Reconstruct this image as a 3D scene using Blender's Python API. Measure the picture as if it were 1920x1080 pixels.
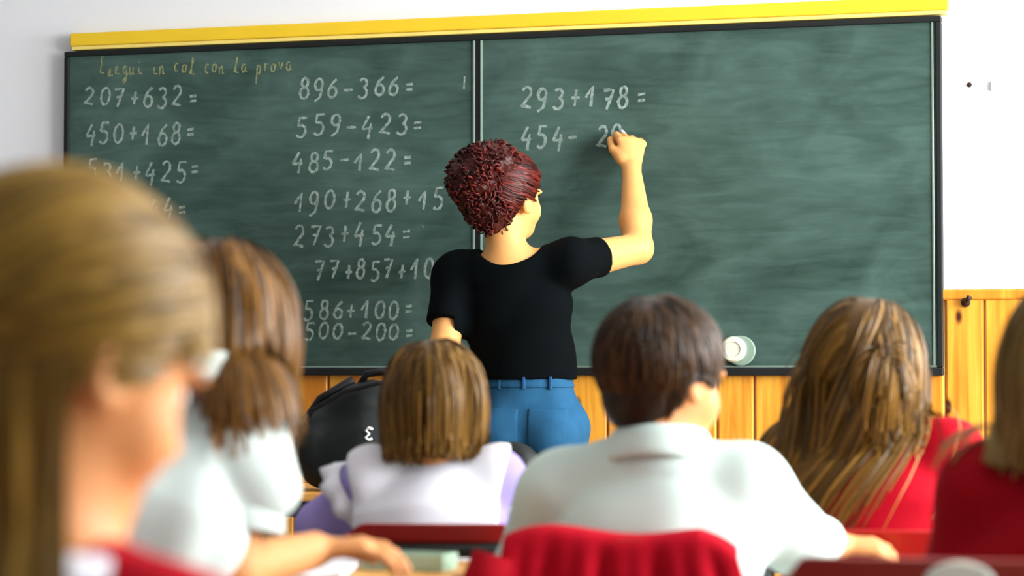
import bpy, math, random
import numpy as np
from mathutils import Vector, Matrix

for o in list(bpy.data.objects):
    bpy.data.objects.remove(o, do_unlink=True)
SC = bpy.context.scene
COL = SC.collection
random.seed(7)
RNG = np.random.default_rng(7)

# ------------------------------------------------------------------ camera
F = 4400.0                       # focal length in pixels of the 1920x1080 frame
CAM_H = 1.03
YAW = math.radians(15.9)         # camera looks left of the wall normal
PITCH = math.atan(160.0 / F)
FWD0 = np.array([-math.sin(YAW), math.cos(YAW), 0.0])
RIGHT = np.array([math.cos(YAW), math.sin(YAW), 0.0])
ZL = F / 600.0                   # depth of the blackboard's left edge (board 1 m high, 600 px there)
c0 = -ZL * FWD0 + (842.0 / 600.0) * RIGHT
CAM = np.array([c0[0], c0[1], CAM_H])
FWD = FWD0 * math.cos(PITCH) + np.array([0, 0, math.sin(PITCH)])
UP = np.cross(RIGHT, FWD)

cam = bpy.data.cameras.new('camera')
cam_o = bpy.data.objects.new('camera', cam)
COL.objects.link(cam_o)
cam.sensor_width = 36.0
cam.lens = F / 1920.0 * 36.0
cam_o.location = CAM
cam_o.rotation_euler = (math.pi / 2 + PITCH, 0, YAW)
cam.dof.use_dof = True
cam.dof.focus_distance = 6.65
cam.dof.aperture_fstop = 3.8
cam.clip_start = 0.05
SC.camera = cam_o

# ------------------------------------------------------------------ light
SC.view_settings.view_transform = 'Standard'
SC.view_settings.look = 'None'
SC.view_settings.exposure = 0.0
SC.view_settings.gamma = 1.0
SC.view_settings.use_curve_mapping = False
w = bpy.data.worlds.new('world')
SC.world = w
w.use_nodes = True
w.node_tree.nodes['Background'].inputs[0].default_value = (0.86, 0.94, 1.0, 1)
w.node_tree.nodes['Background'].inputs[1].default_value = 0.33

ROOM_X0, ROOM_X1, ROOM_Y0, ROOM_H = -3.0, 6.2, -9.0, 3.2
WINDOWS = [(-2.0, -0.3), (-4.1, -2.4)]
for i, (ya, yb) in enumerate(WINDOWS):           # daylight entering through the window openings
    l = bpy.data.lights.new('window_daylight', 'AREA')
    l.shape = 'RECTANGLE'; l.size = 1.7; l.size_y = yb - ya
    l.energy = 290.0; l.color = (0.97, 0.99, 1.0)
    lo = bpy.data.objects.new('window_daylight', l); COL.objects.link(lo)
    lo.location = (ROOM_X1 + 0.02, (ya + yb) / 2, 1.9)
    lo.rotation_euler = (0, math.radians(90), 0)


def P(px, py, z):
    """world point on the ray of a photo pixel at camera depth z"""
    return CAM + z * (FWD + (px - 960) / F * RIGHT - (py - 540) / F * UP)


def onwall(px, py, yw):
    """world point where the ray of a photo pixel meets the plane y = yw"""
    d = FWD + (px - 960) / F * RIGHT - (py - 540) / F * UP
    return CAM + d * ((yw - CAM[1]) / d[1])


# ------------------------------------------------------------------ materials
def lin(c):
    return tuple(((v / 255.0) / 12.92 if v <= 10.3 else ((v / 255.0 + 0.055) / 1.055) ** 2.4) for v in c)


def mat(name, rgb, rough=0.6, spec=0.3, var=0.12, scale=18.0, bump=0.0, bscale=200.0, sss=0.0, metal=0.0, sheen=0.0,
        stretch=(1, 1, 1)):
    m = bpy.data.materials.new(name)
    m.use_nodes = True
    nt = m.node_tree
    b = nt.nodes['Principled BSDF']
    c = lin(rgb)
    tc = nt.nodes.new('ShaderNodeTexCoord')
    mp = nt.nodes.new('ShaderNodeMapping'); mp.inputs['Scale'].default_value = stretch
    nt.links.new(tc.outputs['Object'], mp.inputs[0])
    n = nt.nodes.new('ShaderNodeTexNoise'); n.inputs['Scale'].default_value = scale
    n.inputs['Detail'].default_value = 4
    nt.links.new(mp.outputs[0], n.inputs['Vector'])
    r = nt.nodes.new('ShaderNodeMix'); r.data_type = 'RGBA'
    r.inputs['A'].default_value = tuple(v * (1 - var) for v in c) + (1,)
    r.inputs['B'].default_value = tuple(min(1, v * (1 + var)) for v in c) + (1,)
    nt.links.new(n.outputs['Fac'], r.inputs['Factor'])
    nt.links.new(r.outputs['Result'], b.inputs['Base Color'])
    b.inputs['Roughness'].default_value = rough
    b.inputs['Specular IOR Level'].default_value = spec
    b.inputs['Metallic'].default_value = metal
    if sss:
        b.inputs['Subsurface Weight'].default_value = sss
        b.inputs['Subsurface Radius'].default_value = (0.012, 0.005, 0.003)
        b.inputs['Subsurface Scale'].default_value = 1.0
    if sheen:
        b.inputs['Sheen Weight'].default_value = sheen
    if bump:
        n2 = nt.nodes.new('ShaderNodeTexNoise'); n2.inputs['Scale'].default_value = bscale
        nt.links.new(mp.outputs[0], n2.inputs['Vector'])
        bp = nt.nodes.new('ShaderNodeBump'); bp.inputs['Strength'].default_value = bump
        bp.inputs['Distance'].default_value = 0.002
        nt.links.new(n2.outputs['Fac'], bp.inputs['Height'])
        nt.links.new(bp.outputs[0], b.inputs['Normal'])
    return m


def hair_mat(name, dark, light, rough=0.42):
    m = bpy.data.materials.new(name); m.use_nodes = True
    nt = m.node_tree; b = nt.nodes['Principled BSDF']
    a = nt.nodes.new('ShaderNodeAttribute'); a.attribute_name = 'tint'
    r = nt.nodes.new('ShaderNodeMix'); r.data_type = 'RGBA'
    r.inputs['A'].default_value = lin(dark) + (1,); r.inputs['B'].default_value = lin(light) + (1,)
    nt.links.new(a.outputs['Fac'], r.inputs['Factor'])
    nt.links.new(r.outputs['Result'], b.inputs['Base Color'])
    b.inputs['Roughness'].default_value = rough
    b.inputs['Specular IOR Level'].default_value = 0.22
    return m


def wood_mat(name, a, bcol, knots=True):
    m = bpy.data.materials.new(name); m.use_nodes = True
    nt = m.node_tree; L = nt.links; b = nt.nodes['Principled BSDF']
    tc = nt.nodes.new('ShaderNodeTexCoord'); oi = nt.nodes.new('ShaderNodeObjectInfo')
    ad = nt.nodes.new('ShaderNodeVectorMath'); ad.operation = 'ADD'
    mul = nt.nodes.new('ShaderNodeVectorMath'); mul.operation = 'SCALE'; mul.inputs['Scale'].default_value = 1.0
    cmb = nt.nodes.new('ShaderNodeCombineXYZ')
    ml = nt.nodes.new('ShaderNodeMath'); ml.operation = 'MULTIPLY'; ml.inputs[1].default_value = 37.0
    L.new(oi.outputs['Random'], ml.inputs[0])
    for k in range(3): L.new(ml.outputs[0], cmb.inputs[k])
    L.new(tc.outputs['Object'], ad.inputs[0]); L.new(cmb.outputs[0], ad.inputs[1])
    mp = nt.nodes.new('ShaderNodeMapping'); mp.inputs['Scale'].default_value = (26, 26, 1.6)
    L.new(ad.outputs[0], mp.inputs[0])
    n = nt.nodes.new('ShaderNodeTexNoise'); n.inputs['Scale'].default_value = 1.0; n.inputs['Detail'].default_value = 5
    n.inputs['Distortion'].default_value = 1.2
    L.new(mp.outputs[0], n.inputs['Vector'])
    r = nt.nodes.new('ShaderNodeMix'); r.data_type = 'RGBA'
    r.inputs['A'].default_value = lin(a) + (1,); r.inputs['B'].default_value = lin(bcol) + (1,)
    sm = nt.nodes.new('ShaderNodeMapRange'); sm.inputs[1].default_value = 0.32; sm.inputs[2].default_value = 0.68
    L.new(n.outputs['Fac'], sm.inputs[0]); L.new(sm.outputs[0], r.inputs['Factor'])
    last = r.outputs['Result']
    if knots:
        mp2 = nt.nodes.new('ShaderNodeMapping'); mp2.inputs['Scale'].default_value = (7.0, 0.01, 3.2)
        L.new(ad.outputs[0], mp2.inputs[0])
        v = nt.nodes.new('ShaderNodeTexVoronoi'); v.inputs['Scale'].default_value = 1.0
        L.new(mp2.outputs[0], v.inputs['Vector'])
        mr = nt.nodes.new('ShaderNodeMapRange'); mr.inputs[1].default_value = 0.05; mr.inputs[2].default_value = 0.10
        mr.inputs[3].default_value = 1.0; mr.inputs[4].default_value = 0.0
        L.new(v.outputs['Distance'], mr.inputs[0])
        k = nt.nodes.new('ShaderNodeMix'); k.data_type = 'RGBA'
        k.inputs['B'].default_value = lin((70, 24, 8)) + (1,)
        L.new(last, k.inputs['A']); L.new(mr.outputs[0], k.inputs['Factor'])
        last = k.outputs['Result']
    L.new(last, b.inputs['Base Color'])
    b.inputs['Roughness'].default_value = 0.45
    b.inputs['Specular IOR Level'].default_value = 0.35
    return m


def board_mat(name):
    m = bpy.data.materials.new(name); m.use_nodes = True
    nt = m.node_tree; L = nt.links; b = nt.nodes['Principled BSDF']
    tc = nt.nodes.new('ShaderNodeTexCoord')
    def noise(sc, detail, dist=0.0):
        mp = nt.nodes.new('ShaderNodeMapping'); mp.inputs['Scale'].default_value = sc
        L.new(tc.outputs['Object'], mp.inputs[0])
        n = nt.nodes.new('ShaderNodeTexNoise'); n.inputs['Scale'].default_value = 1.0
        n.inputs['Detail'].default_value = detail; n.inputs['Distortion'].default_value = dist
        L.new(mp.outputs[0], n.inputs['Vector'])
        return n.outputs['Fac']
    a = noise((3.2, 1, 4.6), 6, 1.2)       # broad wiped chalk haze
    s = noise((6.0, 1, 34.0), 5, 0.9)      # fine wiping streaks
    mx = nt.nodes.new('ShaderNodeMath'); mx.operation = 'MULTIPLY_ADD'; mx.inputs[1].default_value = 0.55
    L.new(s, mx.inputs[0]); L.new(a, mx.inputs[2])
    mr = nt.nodes.new('ShaderNodeMapRange'); mr.inputs[1].default_value = 0.4; mr.inputs[2].default_value = 1.2
    L.new(mx.outputs[0], mr.inputs[0])
    r = nt.nodes.new('ShaderNodeMix'); r.data_type = 'RGBA'
    r.inputs['A'].default_value = lin((34, 55, 48)) + (1,); r.inputs['B'].default_value = lin((84, 110, 102)) + (1,)
    L.new(mr.outputs[0], r.inputs['Factor'])
    L.new(r.outputs['Result'], b.inputs['Base Color'])
    b.inputs['Roughness'].default_value = 0.75
    b.inputs['Specular IOR Level'].default_value = 0.12
    return m


def chalk_mat(name, rgb, alpha):
    m = mat(name, rgb, rough=0.95, spec=0.0, var=0.05)
    nt = m.node_tree; b = nt.nodes['Principled BSDF']
    tc = nt.nodes.new('ShaderNodeTexCoord')
    n = nt.nodes.new('ShaderNodeTexNoise'); n.inputs['Scale'].default_value = 90.0
    nt.links.new(tc.outputs['Object'], n.inputs['Vector'])
    mr = nt.nodes.new('ShaderNodeMapRange')
    mr.inputs[1].default_value = 0.3; mr.inputs[2].default_value = 0.7
    mr.inputs[3].default_value = alpha * 0.55; mr.inputs[4].default_value = min(1, alpha * 1.4)
    nt.links.new(n.outputs['Fac'], mr.inputs[0]); nt.links.new(mr.outputs[0], b.inputs['Alpha'])
    return m


M = {}
M['wall'] = mat('white_plaster', (238, 240, 243), rough=0.85, spec=0.1, var=0.02, scale=3, bump=0.15, bscale=90)
M['floor'] = mat('terrazzo_floor', (150, 140, 128), rough=0.4, var=0.25, scale=60)
M['plank'] = wood_mat('varnished_pine', (206, 122, 26), (236, 172, 60))
M['desk_wood'] = wood_mat('desk_laminate', (205, 140, 60), (226, 168, 88), knots=False)
M['yellow'] = mat('yellow_painted_wood', (240, 200, 44), rough=0.5, var=0.08, scale=8, stretch=(1, 6, 6))
M['yellow_pale'] = mat('pale_yellow_lip', (246, 222, 120), rough=0.5, var=0.05, scale=8)
M['board'] = board_mat('green_slate')
M['board_frame'] = mat('dark_board_frame', (22, 26, 26), rough=0.5, var=0.1)
M['alu'] = mat('brushed_aluminium', (150, 170, 158), rough=0.35, metal=0.6, var=0.05)
M['chalk'] = chalk_mat('white_chalk', (190, 210, 200), 0.42)
M['chalk_y'] = chalk_mat('yellowish_chalk', (190, 192, 130), 0.40)
M['chalk_stick'] = mat('chalk_stick', (245, 245, 240), rough=0.9, spec=0.0, var=0.02)
M['skin'] = mat('skin', (210, 144, 88), rough=0.55, spec=0.25, var=0.05, scale=30, sss=0.06)
M['skin_t'] = mat('skin_tan', (222, 162, 96), rough=0.5, spec=0.3, var=0.05, scale=30, sss=0.15)
M['eye_white'] = mat('eye_white', (235, 232, 226), rough=0.15, spec=0.5, var=0.02)
M['iris'] = mat('brown_iris', (46, 28, 16), rough=0.15, spec=0.5, var=0.1)
M['brow'] = mat('dark_brow_hair', (58, 36, 20), rough=0.7, var=0.2)
M['black_tee'] = mat('black_cotton', (5, 9, 11), rough=0.9, spec=0.05, var=0.2, bump=0.2, bscale=500)
M['denim'] = mat('blue_denim', (36, 84, 118), rough=0.85, spec=0.12, var=0.28, scale=26, bump=0.4, bscale=700)
M['denim_dark'] = mat('dark_denim_trousers', (40, 52, 82), rough=0.85, spec=0.12, var=0.2)
M['stitch'] = mat('denim_seam', (30, 78, 122), rough=0.85, var=0.1)
M['white_shirt'] = mat('white_cotton', (206, 226, 218), rough=0.85, spec=0.12, var=0.03, scale=12, sheen=0.1)
M['white_bright'] = mat('bright_white_cotton', (230, 230, 238), rough=0.85, spec=0.12, var=0.03, scale=12)
M['blouse'] = mat('white_blouse_cotton', (202, 216, 210), rough=0.85, spec=0.1, var=0.03, scale=12)
M['infill'] = mat('pale_infill', (222, 226, 212), rough=0.4, var=0.03)
M['lavender'] = mat('lavender_knit', (164, 150, 214), rough=0.85, spec=0.1, var=0.08, scale=40)
M['red'] = mat('red_wool', (178, 10, 32), rough=0.85, spec=0.1, var=0.1, scale=30, bump=0.4, bscale=400)
M['red_deep'] = mat('deep_red_wool', (152, 8, 24), rough=0.85, spec=0.1, var=0.1, scale=30, bump=0.4, bscale=400)
M['pink'] = mat('pink_trim', (236, 130, 170), rough=0.85, spec=0.1, var=0.1)
M['red_paint'] = mat('red_lacquered_wood', (178, 20, 14), rough=0.3, spec=0.5, var=0.08)
M['brown_red'] = mat('brown_red_lacquered_wood', (138, 28, 10), rough=0.35, spec=0.5, var=0.12, stretch=(2, 14, 14), scale=4)
M['metal_dark'] = mat('dark_tube_steel', (24, 30, 26), rough=0.3, spec=0.5, var=0.1)
M['metal_grey'] = mat('grey_tube_steel', (110, 114, 116), rough=0.35, metal=0.7, var=0.05)
M['bag'] = mat('black_nylon', (16, 22, 22), rough=0.6, spec=0.3, var=0.25, bump=0.3, bscale=300)
M['bag_trim'] = mat('black_webbing', (8, 9, 10), rough=0.5, var=0.2)
M['white_print'] = mat('white_print', (236, 238, 236), rough=0.6, var=0.02)
M['paper'] = mat('paper', (240, 242, 246), rough=0.9, spec=0.05, var=0.02)
M['plastic_green'] = mat('pale_green_plastic', (176, 206, 180), rough=0.25, spec=0.5, var=0.06)
M['plastic_blue'] = mat('blue_plastic', (62, 112, 140), rough=0.3, spec=0.5, var=0.06)
M['pencil'] = mat('orange_pencil', (196, 96, 40), rough=0.4, var=0.06)
M['magnet'] = mat('pale_felt', (214, 218, 196), rough=0.7, var=0.05)
M['magnet_ring'] = mat('grey_green_plastic', (128, 150, 136), rough=0.4, var=0.05)
M['dark'] = mat('dark_iron', (44, 24, 14), rough=0.5, var=0.1)
M['shoe'] = mat('shoe_leather', (40, 36, 38), rough=0.5, var=0.1)
H = {
    'boy': hair_mat('dark_brown_hair', (15, 9, 3), (78, 50, 18)),
    'bob': hair_mat('light_brown_hair', (70, 48, 12), (146, 106, 44)),
    'red': hair_mat('long_brown_hair', (60, 40, 8), (152, 110, 42)),
    'blouse': hair_mat('straight_brown_hair', (60, 38, 8), (150, 102, 36)),
    'front': hair_mat('blond_brown_hair', (92, 66, 12), (172, 134, 52)),
    'far': hair_mat('dark_blond_hair', (104, 82, 32), (156, 126, 66)),
    'teacher': hair_mat('dark_auburn_hair', (30, 7, 6), (104, 32, 24), 0.38),
}


# ------------------------------------------------------------------ mesh helpers
def link(o, parent=None):
    COL.objects.link(o)
    if parent is not None:
        o.parent = parent
    return o


def tag(o, label, cat, group=None, kind=None):
    if label: o['label'] = label
    if cat: o['category'] = cat
    if group: o['group'] = group
    if kind: o['kind'] = kind
    return o


def empty(name, loc=(0, 0, 0), rz=0.0):
    o = bpy.data.objects.new(name, None)
    o.empty_display_size = 0.1
    o.location = loc; o.rotation_euler = (0, 0, rz)
    return link(o)


def mesh_np(name, V, Fq, material, parent=None, smooth=True, tint=None, mats=None, midx=None):
    V = np.asarray(V, dtype=np.float32); Fq = np.asarray(Fq, dtype=np.int32)
    me = bpy.data.meshes.new(name)
    n, k = Fq.shape
    me.vertices.add(len(V)); me.vertices.foreach_set('co', V.ravel())
    me.loops.add(n * k); me.loops.foreach_set('vertex_index', Fq.ravel())
    me.polygons.add(n)
    me.polygons.foreach_set('loop_start', np.arange(0, n * k, k, dtype=np.int32))
    me.polygons.foreach_set('loop_total', np.full(n, k, dtype=np.int32))
    me.polygons.foreach_set('use_smooth', np.full(n, smooth, dtype=bool))
    for m in (mats or [material]): me.materials.append(m)
    if midx is not None: me.polygons.foreach_set('material_index', np.asarray(midx, dtype=np.int32))
    me.update(calc_edges=True)
    if tint is not None:
        a = me.attributes.new('tint', 'FLOAT', 'POINT')
        a.data.foreach_set('value', np.asarray(tint, dtype=np.float32))
    o = bpy.data.objects.new(name, me)
    return link(o, parent)


class MB:
    """collects polygons, builds one mesh"""
    def __init__(s): s.v = []; s.f = []
    def add(s, V, Fs):
        b = len(s.v); s.v += [tuple(map(float, p)) for p in V]; s.f += [tuple(b + i for i in f) for f in Fs]
        return s
    def box(s, lo, hi):
        x0, y0, z0 = lo; x1, y1, z1 = hi
        return s.add([(x0, y0, z0), (x1, y0, z0), (x1, y1, z0), (x0, y1, z0), (x0, y0, z1), (x1, y0, z1), (x1, y1, z1), (x0, y1, z1)],
                     [(0, 3, 2, 1), (4, 5, 6, 7), (0, 1, 5, 4), (1, 2, 6, 5), (2, 3, 7, 6), (3, 0, 4, 7)])
    def tube(s, pts, r, n=10, caps=True):
        pts = [np.array(p, float) for p in pts]
        rs = r if hasattr(r, '__len__') else [r] * len(pts)
        t0 = pts[1] - pts[0]; a = np.array([0, 0, 1.0]) if abs(t0[2]) < 0.9 * np.linalg.norm(t0) else np.array([1.0, 0, 0])
        V = []; u = None
        for i, p in enumerate(pts):
            t = pts[min(i + 1, len(pts) - 1)] - pts[max(i - 1, 0)]
            t = t / (np.linalg.norm(t) + 1e-9)
            if u is None: u = np.cross(t, a)
            u = u - t * np.dot(u, t); u /= (np.linalg.norm(u) + 1e-9)
            w_ = np.cross(t, u)
            for j in range(n):
                an = 2 * math.pi * j / n
                V.append(p + rs[i] * (math.cos(an) * u + math.sin(an) * w_))
        Fs = [(i * n + j, i * n + (j + 1) % n, (i + 1) * n + (j + 1) % n, (i + 1) * n + j)
              for i in range(len(pts) - 1) for j in range(n)]
        if caps:
            Fs.append(tuple(reversed(range(n)))); Fs.append(tuple(range((len(pts) - 1) * n, len(pts) * n)))
        return s.add(V, Fs)
    def lathe(s, prof, n=24, axis='z', c=(0, 0, 0)):
        V = []
        for r, h in prof:
            for j in range(n):
                a = 2 * math.pi * j / n
                q = (r * math.cos(a), r * math.sin(a), h)
                if axis == 'y': q = (q[0], -q[2], q[1])
                V.append((q[0] + c[0], q[1] + c[1], q[2] + c[2]))
        m = len(prof)
        Fs = [(i * n + j, i * n + (j + 1) % n, (i + 1) * n + (j + 1) % n, (i + 1) * n + j) for i in range(m - 1) for j in range(n)]
        Fs.append(tuple(reversed(range(n)))); Fs.append(tuple(range((m - 1) * n, m * n)))
        return s.add(V, Fs)
    def build(s, name, material, parent=None, bevel=0.0, smooth=False, seg=2):
        me = bpy.data.meshes.new(name)
        me.from_pydata(s.v, [], s.f); me.update()
        me.materials.append(material)
        if smooth:
            for p in me.polygons: p.use_smooth = True
        o = bpy.data.objects.new(name, me); link(o, parent)
        if bevel:
            b = o.modifiers.new('bevel', 'BEVEL'); b.width = bevel; b.segments = seg; b.limit_method = 'ANGLE'
        return o


def box(name, lo, hi, material, parent=None, bevel=0.0):
    """box mesh whose object origin is its bottom centre"""
    c = ((lo[0] + hi[0]) / 2, (lo[1] + hi[1]) / 2, lo[2])
    m = MB().box([lo[i] - c[i] for i in range(3)], [hi[i] - c[i] for i in range(3)])
    o = m.build(name, material, parent, bevel)
    o.location = c
    return o


def copy_of(o, loc, parent=None):
    c = o.copy(); COL.objects.link(c); c.parent = parent; c.location = loc
    return c


# ------------------------------------------------------------------ room
floor = box('floor', (ROOM_X0, ROOM_Y0, -0.1), (ROOM_X1, 0.1, 0.0), M['floor']); tag(floor, 'grey speckled classroom floor', None, kind='structure')
wall = box('wall_front', (ROOM_X0, 0.0, 0.0), (ROOM_X1 + 0.2, 0.12, ROOM_H), M['wall']); tag(wall, 'white plaster wall behind the blackboard', None, kind='structure')
ceil = box('ceiling', (ROOM_X0, ROOM_Y0, ROOM_H), (ROOM_X1, 0.12, ROOM_H + 0.1), M['wall']); tag(ceil, 'white classroom ceiling', None, kind='structure')
# right wall with window openings
wr = MB()
ys = [ROOM_Y0] + [v for ab in sorted(WINDOWS) for v in ab] + [0.0]
for i in range(0, len(ys), 2): wr.box((ROOM_X1, ys[i], 0), (ROOM_X1 + 0.2, ys[i + 1], ROOM_H))
for a, b in WINDOWS:
    wr.box((ROOM_X1, a, 0), (ROOM_X1 + 0.2, b, 1.05)); wr.box((ROOM_X1, a, 2.75), (ROOM_X1 + 0.2, b, ROOM_H))
o = wr.build('wall_right', M['wall']); tag(o, 'white wall with tall windows', None, kind='structure')
for i, (a, b) in enumerate(WINDOWS):
    f = MB()
    for y in (a, (a + b) / 2 - 0.025, b - 0.05): f.box((ROOM_X1 + 0.06, y, 1.05), (ROOM_X1 + 0.12, y + 0.05, 2.75))
    for z in (1.05, 2.7): f.box((ROOM_X1 + 0.06, a, z), (ROOM_X1 + 0.12, b, z + 0.05))
    o = f.build('window_%d' % (i + 1), M['white_print']); tag(o, 'white window frame in the right wall', None, kind='structure')

# wainscot: tongue-and-groove pine planks, each its own piece of the front wall
WAINS = 1.235
PW = 0.108
wx = (ROOM_X0 + ROOM_X1 + 0.2) / 2; wy = 0.06
prof = [(-PW / 2 + 0.0015, 0), (-PW / 2 + 0.0015, -0.010), (-PW / 2 + 0.007, -0.016), (PW / 2 - 0.007, -0.016), (PW / 2 - 0.0015, -0.010), (PW / 2 - 0.0015, 0)]
pm = MB(); nP = len(prof)
pm.add([(x, y, z) for z in (0, WAINS) for x, y in prof],
       [(i, (i + 1) % nP, nP + (i + 1) % nP, nP + i) for i in range(nP)] + [tuple(reversed(range(nP))), tuple(range(nP, 2 * nP))])
x = ROOM_X0 + PW / 2; first = None
wall_c = np.array(wall.location)
while x < ROOM_X1 - 0.02:
    if first is None: first = pm.build('plank', M['plank'], wall); first.location = Vector((x, 0, 0)) - wall.location
    else: copy_of(first, Vector((x, 0, 0)) - wall.location, wall)
    x += PW
o = MB().box((ROOM_X0, -0.021, WAINS), (ROOM_X1, 0.0, WAINS + 0.03)).build('trim_1', M['plank'], None, 0.006)
tag(o, 'pine cap rail along the top of the wainscot', None, kind='structure')

# ------------------------------------------------------------------ blackboard
YB = -0.028                                     # board face plane
bl = onwall(118, 700, YB)[0]; br = onwall(1769, 700, YB)[0]
bm_ = (onwall(897, 540, YB))[0]
zb = CAM_H; zt = onwall(940, 64, YB)[2]
bb = empty('blackboard', ((bl + br) / 2, 0, zb))
tag(bb, 'wide dark green blackboard of two panels covered in chalk sums', 'blackboard')
bbl = np.array(bb.location)
def bbox_(name, lo, hi, m, bev=0.0, label=None):
    o = box(name, lo, hi, m, None, bev); o.parent = bb; o.location = Vector(o.location) - bb.location
    if label: o['label'] = label
    return o
FR = 0.016
bbox_('slate_panel', (bl + FR, YB, zb + FR + 0.006), (bm_ - 0.012, -0.005, zt - FR), M['board'])
bbox_('slate_panel', (bm_ + 0.012, YB, zb + FR + 0.006), (br - FR, -0.005, zt - FR), M['board'])
bbox_('frame', (bl, YB - 0.008, zt - FR), (br, -0.002, zt), M['board_frame'], 0.003)
bbox_('frame', (bl, YB - 0.012, zb - 0.006), (br, -0.002, zb + FR), M['board_frame'], 0.003)
bbox_('frame', (bl, YB - 0.008, zb + FR), (bl + FR, -0.002, zt - FR), M['board_frame'], 0.003)
bbox_('frame', (br - FR, YB - 0.008, zb + FR), (br, -0.002, zt - FR), M['board_frame'], 0.003)
bbox_('metal_strip', (bl + FR, YB - 0.003, zb + FR), (br - FR, -0.004, zb + FR + 0.006), M['alu'], 0.001)
for dx in (-0.017, 0.006):
    bbox_('metal_strip', (bm_ + dx, YB - 0.006, zb + FR + 0.006), (bm_ + dx + 0.007, -0.004, zt - FR), M['alu'], 0.002)
bbox_('joint_cover', (bm_ - 0.010, YB - 0.002, zb + FR + 0.006), (bm_ + 0.006, -0.004, zt - FR), M['board_frame'])
bbox_('metal_strip', (br - FR - 0.012, YB - 0.004, zb + FR + 0.006), (br - FR - 0.006, -0.004, zt - FR), M['alu'], 0.001)

# stroke font for the handwriting
def arc(cx, cy, rx, ry, a0, a1, n=9):
    return [(cx + rx * math.cos(math.radians(a0 + (a1 - a0) * i / (n - 1))), cy + ry * math.sin(math.radians(a0 + (a1 - a0) * i / (n - 1)))) for i in range(n)]
GL = {
    '0': [arc(.45, .5, .36, .48, 100, 470, 16)],
    '1': [[(.05, .42), (.5, .98), (.5, 0)]],
    '2': [arc(.42, .72, .32, .27, 160, -30, 9) + [(.1, .05), (.3, .1), (.85, .02)]],
    '3': [arc(.4, .76, .3, .23, 150, -80, 8) + arc(.42, .27, .36, .27, 80, -150, 9)],
    '4': [[(.45, 1.0), (.08, .42), (.12, .36), (.8, .42)], [(.66, .66), (.56, -.12)]],
    '5': [[(.8, .98), (.25, .96), (.2, .58)] + arc(.42, .3, .36, .3, 110, -140, 9)],
    '6': [[(.7, .98), (.35, .75)] + arc(.45, .28, .33, .28, 160, 500, 13)],
    '7': [[(.05, .93), (.8, .96), (.4, 0)], [(.25, .5), (.72, .53)]],
    '8': [arc(.45, .76, .25, .22, -60, 270, 11) + arc(.46, .27, .33, .28, 90, -250, 11)],
    '9': [arc(.42, .7, .3, .28, 20, 380, 12) + [(.68, .4), (.6, .08), (.2, -.12)]],
    '+': [[(.1, .45), (.9, .47)], [(.5, .82), (.48, .1)]],
    '-': [[(.05, .45), (.95, .48)]],
    '=': [[(.1, .6), (.8, .64)], [(.15, .32), (.85, .36)]],
    'E': [[(.75, .95), (.2, .9), (.3, .52), (.6, .52), (.25, .5), (.15, .08), (.8, .05)]],
    's': [[(.1, .05), (.45, .5), (.5, .2), (.3, .0), (.9, .1)]],
    'e': [[(.1, .2), (.6, .3), (.5, .5), (.2, .4), (.2, .1), (.9, .08)]],
    'g': [arc(.4, .3, .28, .22, 40, 380, 9) + [(.68, -.3), (.4, -.5), (.2, -.35), (.95, .1)]],
    'u': [[(.1, .45), (.15, .1), (.4, .02), (.65, .2), (.65, .48), (.68, .08), (.95, .08)]],
    'i': [[(.3, .48), (.35, .08), (.9, .08)], [(.35, .78), (.38, .72)]],
    'n': [[(.1, .45), (.12, 0), (.2, .35), (.5, .48), (.65, .3), (.65, .05), (.95, .08)]],
    'c': [arc(.5, .27, .3, .24, 50, 310, 9)],
    'o': [arc(.45, .26, .3, .24, 90, 450, 11) + [(.95, .42)]],
    'l': [[(.1, .1), (.6, .85), (.45, .98), (.35, .7), (.4, .1), (.9, .1)]],
    'a': [arc(.42, .26, .3, .24, 40, 380, 9) + [(.72, .08), (.98, .08)]],
    'p': [[(.2, .5), (.15, -.5)], arc(.45, .26, .28, .24, 140, -160, 9)],
    'r': [[(.2, .48), (.22, .05), (.3, .38), (.7, .48)]],
    'v': [[(.1, .48), (.4, .02), (.75, .48)]],
    '.': [[(.4, .03), (.46, .06)]], '|': [[(.5, 0), (.48, 1)]], ' ': [],
    '(': [arc(.8, .5, .5, .5, 120, 240, 7)],
}
def ribbon_flat(mb, pts, wd, y):
    pts = [np.array(p) for p in pts]
    # subdivide + smooth once
    q = [pts[0]]
    for a, b in zip(pts[:-1], pts[1:]): q += [(a + b) / 2, b]
    pts = q
    V = []
    for i, p in enumerate(pts):
        t = pts[min(i + 1, len(pts) - 1)] - pts[max(i - 1, 0)]
        t = t / (np.linalg.norm(t) + 1e-9)
        n = np.array([-t[1], t[0]])
        wv = wd * (0.75 + 0.5 * random.random()) / 2
        for s in (-1, 1): V.append((p[0] + s * n[0] * wv, y, p[1] + s * n[1] * wv))
    mb.add(V, [(2 * i, 2 * i + 1, 2 * i + 3, 2 * i + 2) for i in range(len(pts) - 1)])
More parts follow.
